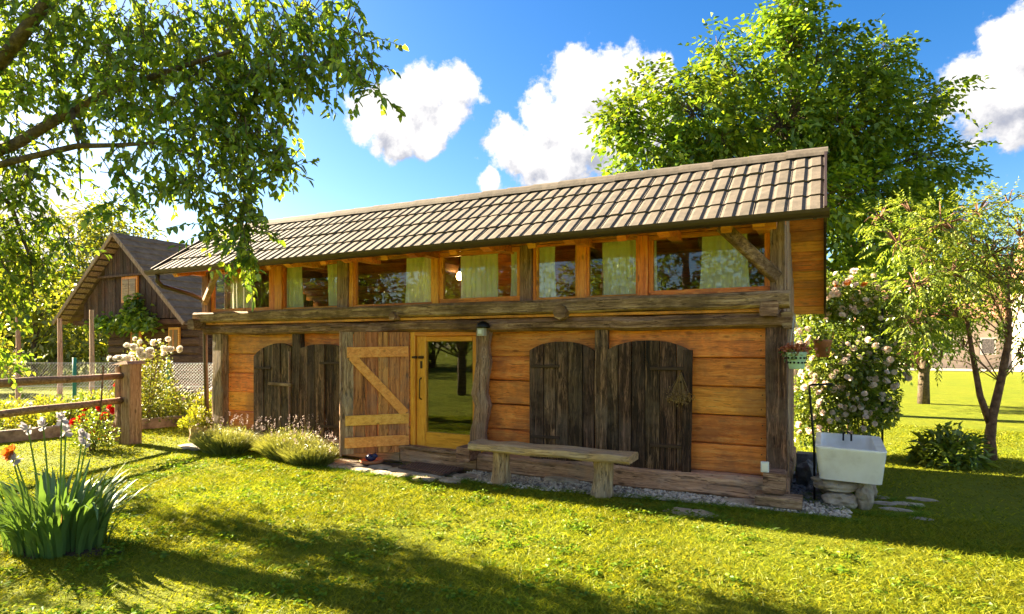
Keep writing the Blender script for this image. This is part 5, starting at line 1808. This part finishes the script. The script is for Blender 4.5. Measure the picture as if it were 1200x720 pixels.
# ------------------------------------------------------------------ far trees and houses
def far_tree(bx, d, h, w, label, per=22, leafm='bgleaf', group='trees beyond the barn'):
    x, y, _ = rw(bx, 0, d)
    cl = []
    for k in range(16):
        a = R.uniform(0, 6.28)
        q = math.sqrt(R.random())
        zz = h * (.25 + .70 * R.random())
        wr_ = w * .5 * (1 - abs(zz / h - .5) * .9)
        cl.append((x + math.cos(a) * q * wr_, y + math.sin(a) * q * wr_, zz, w * R.uniform(.16, .24)))
    return clump_tree('distant_tree', (x, y, 0), [(x, y, -.1), (x, y, h * .3), (x + .1, y, h * .6), (x, y, h * .85)], [.03 * h, .024 * h, .016 * h, .006 * h], cl, label, 'tree', M[leafm], M['bark'], .26 + d * .004, .15, per, group=group, twigs=1, limb_r=.1)


TLS = ['tall sunlit tree rising right behind the left roof edge of the barn', 'broad yellow-green tree between the barn and the fence rails', 'low round tree seen above the upper fence rail',
       'tall tree behind the drooping fruit branches', 'small bushy tree standing before the taller ones left of the barn', 'tall tree left of the garden bed', 'far tree hidden behind the barn roof']
for bx, d, h, w in ((-.67, 36, 9.5, 7), (-.745, 34, 7.0, 7), (-.82, 33, 6.4, 6.5), (-.90, 36, 9, 7), (-.78, 27, 4.6, 4.5), (-.985, 34, 9, 7), (-.60, 42, 7, 7)):
    far_tree(bx, d, h, w, TLS.pop(0))
for bx, d, h, w in ((.62, 62, 11, 9), (.74, 66, 12, 10), (.90, 64, 11, 10), (1.0, 60, 10, 9)):
    far_tree(bx, d, h, w, 'tree standing behind the pale houses across the lawn', 14, 'walnut', 'trees behind the pale houses')
for i, (x, y) in enumerate(((-30, 3), (-29, 8.2))):
    mound('garden_shrub', x, y, 1.2, 2.0, 2400, .17, .10, M['bgleaf'], 'round sunlit shrub at the back of the garden', 'shrub', 'garden shrubs')
mound('garden_shrub', -24.8, 10.3, .8, 2.3, 1600, .16, .1, M['yellowleaf'], 'golden shrub beside the open left side of the barn', 'shrub')

# houses across the right lawn
h1 = thing('pale_house', (7, 53, 0), 'long pale plastered house with garage and tiled roof', 'house')
P1 = lambda n, mb, m, p=h1, **k: part(n, mb, M[m], p, **k)
P1('wall', MB().box((2.5, 53, 0), (16, 61, 3.6)), 'plaster')
rm = MB()
rm.add([(2, 52.4, 3.55), (16.5, 52.4, 3.55), (16.5, 57, 6.4), (2, 57, 6.4), (16.5, 61.6, 3.55), (2, 61.6, 3.55)], [(0, 1, 2, 3), (3, 2, 4, 5), (0, 3, 5), (1, 4, 2), (0, 5, 4, 1)])
P1('roof', rm, 'redroof')
g = P1('garage_door', MB().box((3.6, 52.93, 0), (6.2, 53.02, 2.4)), 'dark_x')
P1('brace', MB().beam((5.3, 52.9, .1), (6.1, 52.9, 2.3), .05, .18, 1), 'fence_x', g)
for x in (7.2, 9.6):
    w = P1('window', MB().box((x, 52.95, 1.0), (x + .9, 53.02, 2.2)), 'white')
    P1('pane', MB().box((x + .1, 52.93, 1.1), (x + .8, 52.948, 2.1)), 'slate', w)
d_ = P1('door', MB().box((11.5, 52.93, 0), (12.6, 53.02, 2.2)), 'slate')
h2 = thing('tall_pale_house', (17, 44, 0), 'taller pale house with blue grey gate behind the young forked tree', 'house')
P2 = lambda n, mb, m, p=h2, **k: part(n, mb, M[m], p, **k)
P2('wall', MB().box((11.2, 44, 0), (26, 53, 5.4)), 'plaster')
rm = MB()
rm.add([(10.8, 43.4, 5.3), (26.4, 43.4, 5.3), (26.4, 48.5, 8.4), (10.8, 48.5, 8.4), (26.4, 53.6, 5.3), (10.8, 53.6, 5.3)], [(0, 1, 2, 3), (3, 2, 4, 5), (0, 3, 5), (1, 4, 2), (0, 5, 4, 1)])
P2('roof', rm, 'redroof')
P2('gate', MB().box((12.6, 43.93, 0), (14.6, 44.02, 2.6)), 'slate')
for x in (15.6, 18.4):
    for z in (1.0, 3.5):
        w = P2('window', MB().box((x, 43.95, z), (x + 1.0, 44.02, z + 1.3)), 'white')
        P2('pane', MB().box((x + .1, 43.93, z + .1), (x + .9, 43.948, z + 1.2)), 'slate', w)
yd = MB()
yd.add([(0, 47.5, .03), (11, 47.5, .03), (11, 38.5, .03), (40, 38.5, .03), (40, 60, .03), (0, 60, .03)], [(0, 1, 2, 3, 4, 5)[::-1]])
struct('paved_yard', yd, M['road'])

# trees across the lawn behind the viewer; the window panes mirror them
tpl = far_tree(0, -12, 7.5, 6.5, 'broad leafy tree across the lawn mirrored in the window panes', 26, 'walnut', 'trees mirrored in the panes')
tb = Vector(tpl.location)
for i, (x, y) in enumerate(((-20, -22), (-13, -25), (-7, -22), (-1, -26), (5, -22), (11, -26), (-26, -24), (-34, -12), (-40, -18), (-47, -13), (-33, -21), (-54, -20), (-42, -26))):
    c = tpl if i == 0 else copy_tree(tpl)
    c.location = (x, y, 0)
    c.rotation_euler = (0, 0, i * 1.1)
    c.scale = (1.5, 1.5, (1.35, 1.6, 1.4, 1.65, 1.4, 1.55, 1.45)[i % 7])

dc = [(-10.6 + R.uniform(-1.6, 1.6), -3.4 + R.uniform(-1.5, 1.5), R.uniform(1.3, 4.2), R.uniform(.4, .65)) for _ in range(22)]
clump_tree('drooping_tree', (-10.6, -3.4, 0), [(-10.6, -3.4, -.1), (-10.6, -3.4, 1.2), (-10.5, -3.5, 2.6), (-10.6, -3.4, 3.8)], [.16, .13, .09, .04], dc,
           'drooping leafy tree mirrored in the glazed door', 'tree', M['apple'], M['bark'], .10, .05, 160, limb_r=.05, droop=1.5)

# ------------------------------------------------------------------ grass
def grass_field(name, x0, x1, y0, y1, dens, hmin, hmax, w, label, seed, keep=None):
    rng = np.random.default_rng(seed)
    n = int((x1 - x0) * (y1 - y0) * dens)
    x = rng.uniform(x0, x1, n)
    y = rng.uniform(y0, y1, n)
    ok = np.ones(n, bool)
    ok &= ~((x > -9.2) & (x < -.28) & (y > 6.72) & (y < 9.4))
    ok &= ~in_gravel(x, y)
    ok &= ~((x > -6.15) & (x < -3.78) & (y > 6.05) & (y < 6.75) & (rng.random(n) < .97))
    for sx, sy, a, b in [(-1.15, 5.98, .24, .12), (-.62, 6.62, .33, .11), (.2, 7.2, .32, .42), (.62, 7.05, .18, .06), (.75, 7.35, .18, .08), (.52, 7.28, .13, .08), (-8.72, 6.3, .36, .16), (-5.45, 2.72, .38, .26), (-2.13, 6.27, .1, .1), (-3.36, 6.27, .1, .1), (-10.13, 6.1, .1, .1)]:
        ok &= ((x - sx) / a) ** 2 + ((y - sy) / b) ** 2 > 1
    ok &= x - (-11.9) > -(.0 + .25 * (7 - y)) * 0 - .1
    if keep is not None:
        ok &= keep(x, y)
    # patchy growth
    pn = np.sin(x * 1.7 + np.sin(y * 2.1)) * np.sin(y * 1.3 + np.cos(x * .9)) * .5 + .5
    ok &= rng.random(n) < .55 + .45 * pn
    x, y, pn = x[ok], y[ok], pn[ok]
    n = len(x)
    z = np.array([gz(a, b) for a, b in zip(np.round(x, 1), np.round(y, 1))]) - .006
    P = np.stack([x, y, z], 1)
    a = rng.uniform(0, 6.28, n)
    D = np.stack([np.cos(a) * .5, np.sin(a) * .5, np.ones(n)], 1) + rng.normal(size=(n, 3)) * .2
    L = rng.uniform(hmin, hmax, n) * (.7 + .5 * pn)
    V, Q, T = blades(P, D, L, w * rng.uniform(.7, 1.3, n), np.stack([np.cos(a), np.sin(a), -.5 * np.ones(n)], 1) * .8, rng=rng)
    o = link(name, np_mesh(name, V, Q, M['grass'], T))
    o['kind'] = 'stuff'
    tag(o, label, 'grass')
    return o


def wedge(x, y):          # only what lies within sight of the lawn's visible half
    return (-.4555 * x + .89 * y > 2.9) & (np.abs(.89 * x + .4555 * y) < 1.0 * (-.4555 * x + .89 * y) + .6)


grass_field('near_grass', -8.5, 4.5, .8, 6.9, 4800, .028, .078, .0056, 'short sunlit lawn grass in front of the granary', 1, wedge)
grass_field('far_grass', -12, 9, 2.5, 14.5, 1000, .03, .07, .010, 'lawn grass further off beside and behind the granary', 2, lambda x, y: wedge(x, y) & ((y > 6.9) | (x < -8.5) | (x > 4.5)))
# longer tufts the mower missed
rng = np.random.default_rng(9)
tx, ty = rng.uniform(-8.3, 4.2, 520), rng.uniform(1.0, 6.4, 520)
k = wedge(tx, ty) & ~in_gravel(tx, ty) & ~((tx > -6.15) & (tx < -3.7) & (ty > 6.0)) & ((tx + 1.15) ** 2 + (ty - 5.98) ** 2 > .08)
tx, ty = tx[k], ty[k]
ex_ = rng.uniform(-6.3, .3, 150)          # unmown fringe along the stones and gravel
ey_ = np.where(ex_ < -4, 5.98, np.where(ex_ < -3, 6.17, np.where(ex_ < -1.6, 6.17 + (ex_ + 3) * .12, 6.34))) + rng.normal(size=150) * .03
fa_ = rng.uniform(0, 6.28, 40)
tx = np.concatenate([tx, ex_, -1.15 + np.cos(fa_) * .27, .35 + np.cos(fa_) * .5])
ty = np.concatenate([ty, ey_, 5.98 + np.sin(fa_) * .15, 7.1 + np.sin(fa_) * .42])
q_ = 26
bx_ = np.repeat(tx, q_) + rng.normal(size=len(tx) * q_) * .03
by_ = np.repeat(ty, q_) + rng.normal(size=len(tx) * q_) * .03
a = rng.uniform(0, 6.28, len(bx_))
V, Q, T = blades(np.stack([bx_, by_, np.full(len(bx_), -.01)], 1), np.stack([np.cos(a) * .6, np.sin(a) * .6, np.ones(len(a))], 1), rng.uniform(.05, .12, len(a)), rng.uniform(.004, .007, len(a)), np.stack([np.cos(a), np.sin(a), -.6 * np.ones(len(a))], 1) * .8, rng=rng)
o = link('grass_tufts', np_mesh('grass_tufts', V, Q, M['clover'], T))
o['kind'] = 'stuff'
tag(o, 'longer dark green grass tufts dotted over the front lawn', 'grass')
# clover and small weeds in the lawn
rng = np.random.default_rng(5)
n = 900
cx, cy = rng.uniform(-8, 4, n), rng.uniform(1.2, 6.0, n)
k = wedge(cx, cy) & (np.sin(cx * 2.3 + 1) * np.sin(cy * 2.9) > -.25)
cx, cy = cx[k], cy[k]
m = 16
lx_ = np.repeat(cx, m) + rng.normal(size=len(cx) * m) * .045
ly_ = np.repeat(cy, m) + rng.normal(size=len(cx) * m) * .045
ok = ~((lx_ + 5.45) ** 2 + (ly_ - 2.72) ** 2 < .2)
lx_, ly_ = lx_[ok], ly_[ok]
aa = rng.uniform(0, 6.28, len(lx_))
V, Q = leaves(np.stack([lx_, ly_, rng.uniform(.015, .045, len(lx_))], 1), np.stack([np.cos(aa), np.sin(aa), rng.uniform(.0, .5, len(lx_))], 1), rng.uniform(.025, .05, len(lx_)), rng.uniform(.016, .028, len(lx_)), True, .15, .3, rng)
o = link('clover_patch', np_mesh('clover_patch', V, Q, M['clover']))
o['kind'] = 'stuff'
tag(o, 'darker clover and weed leaves scattered in the front lawn', 'clover')
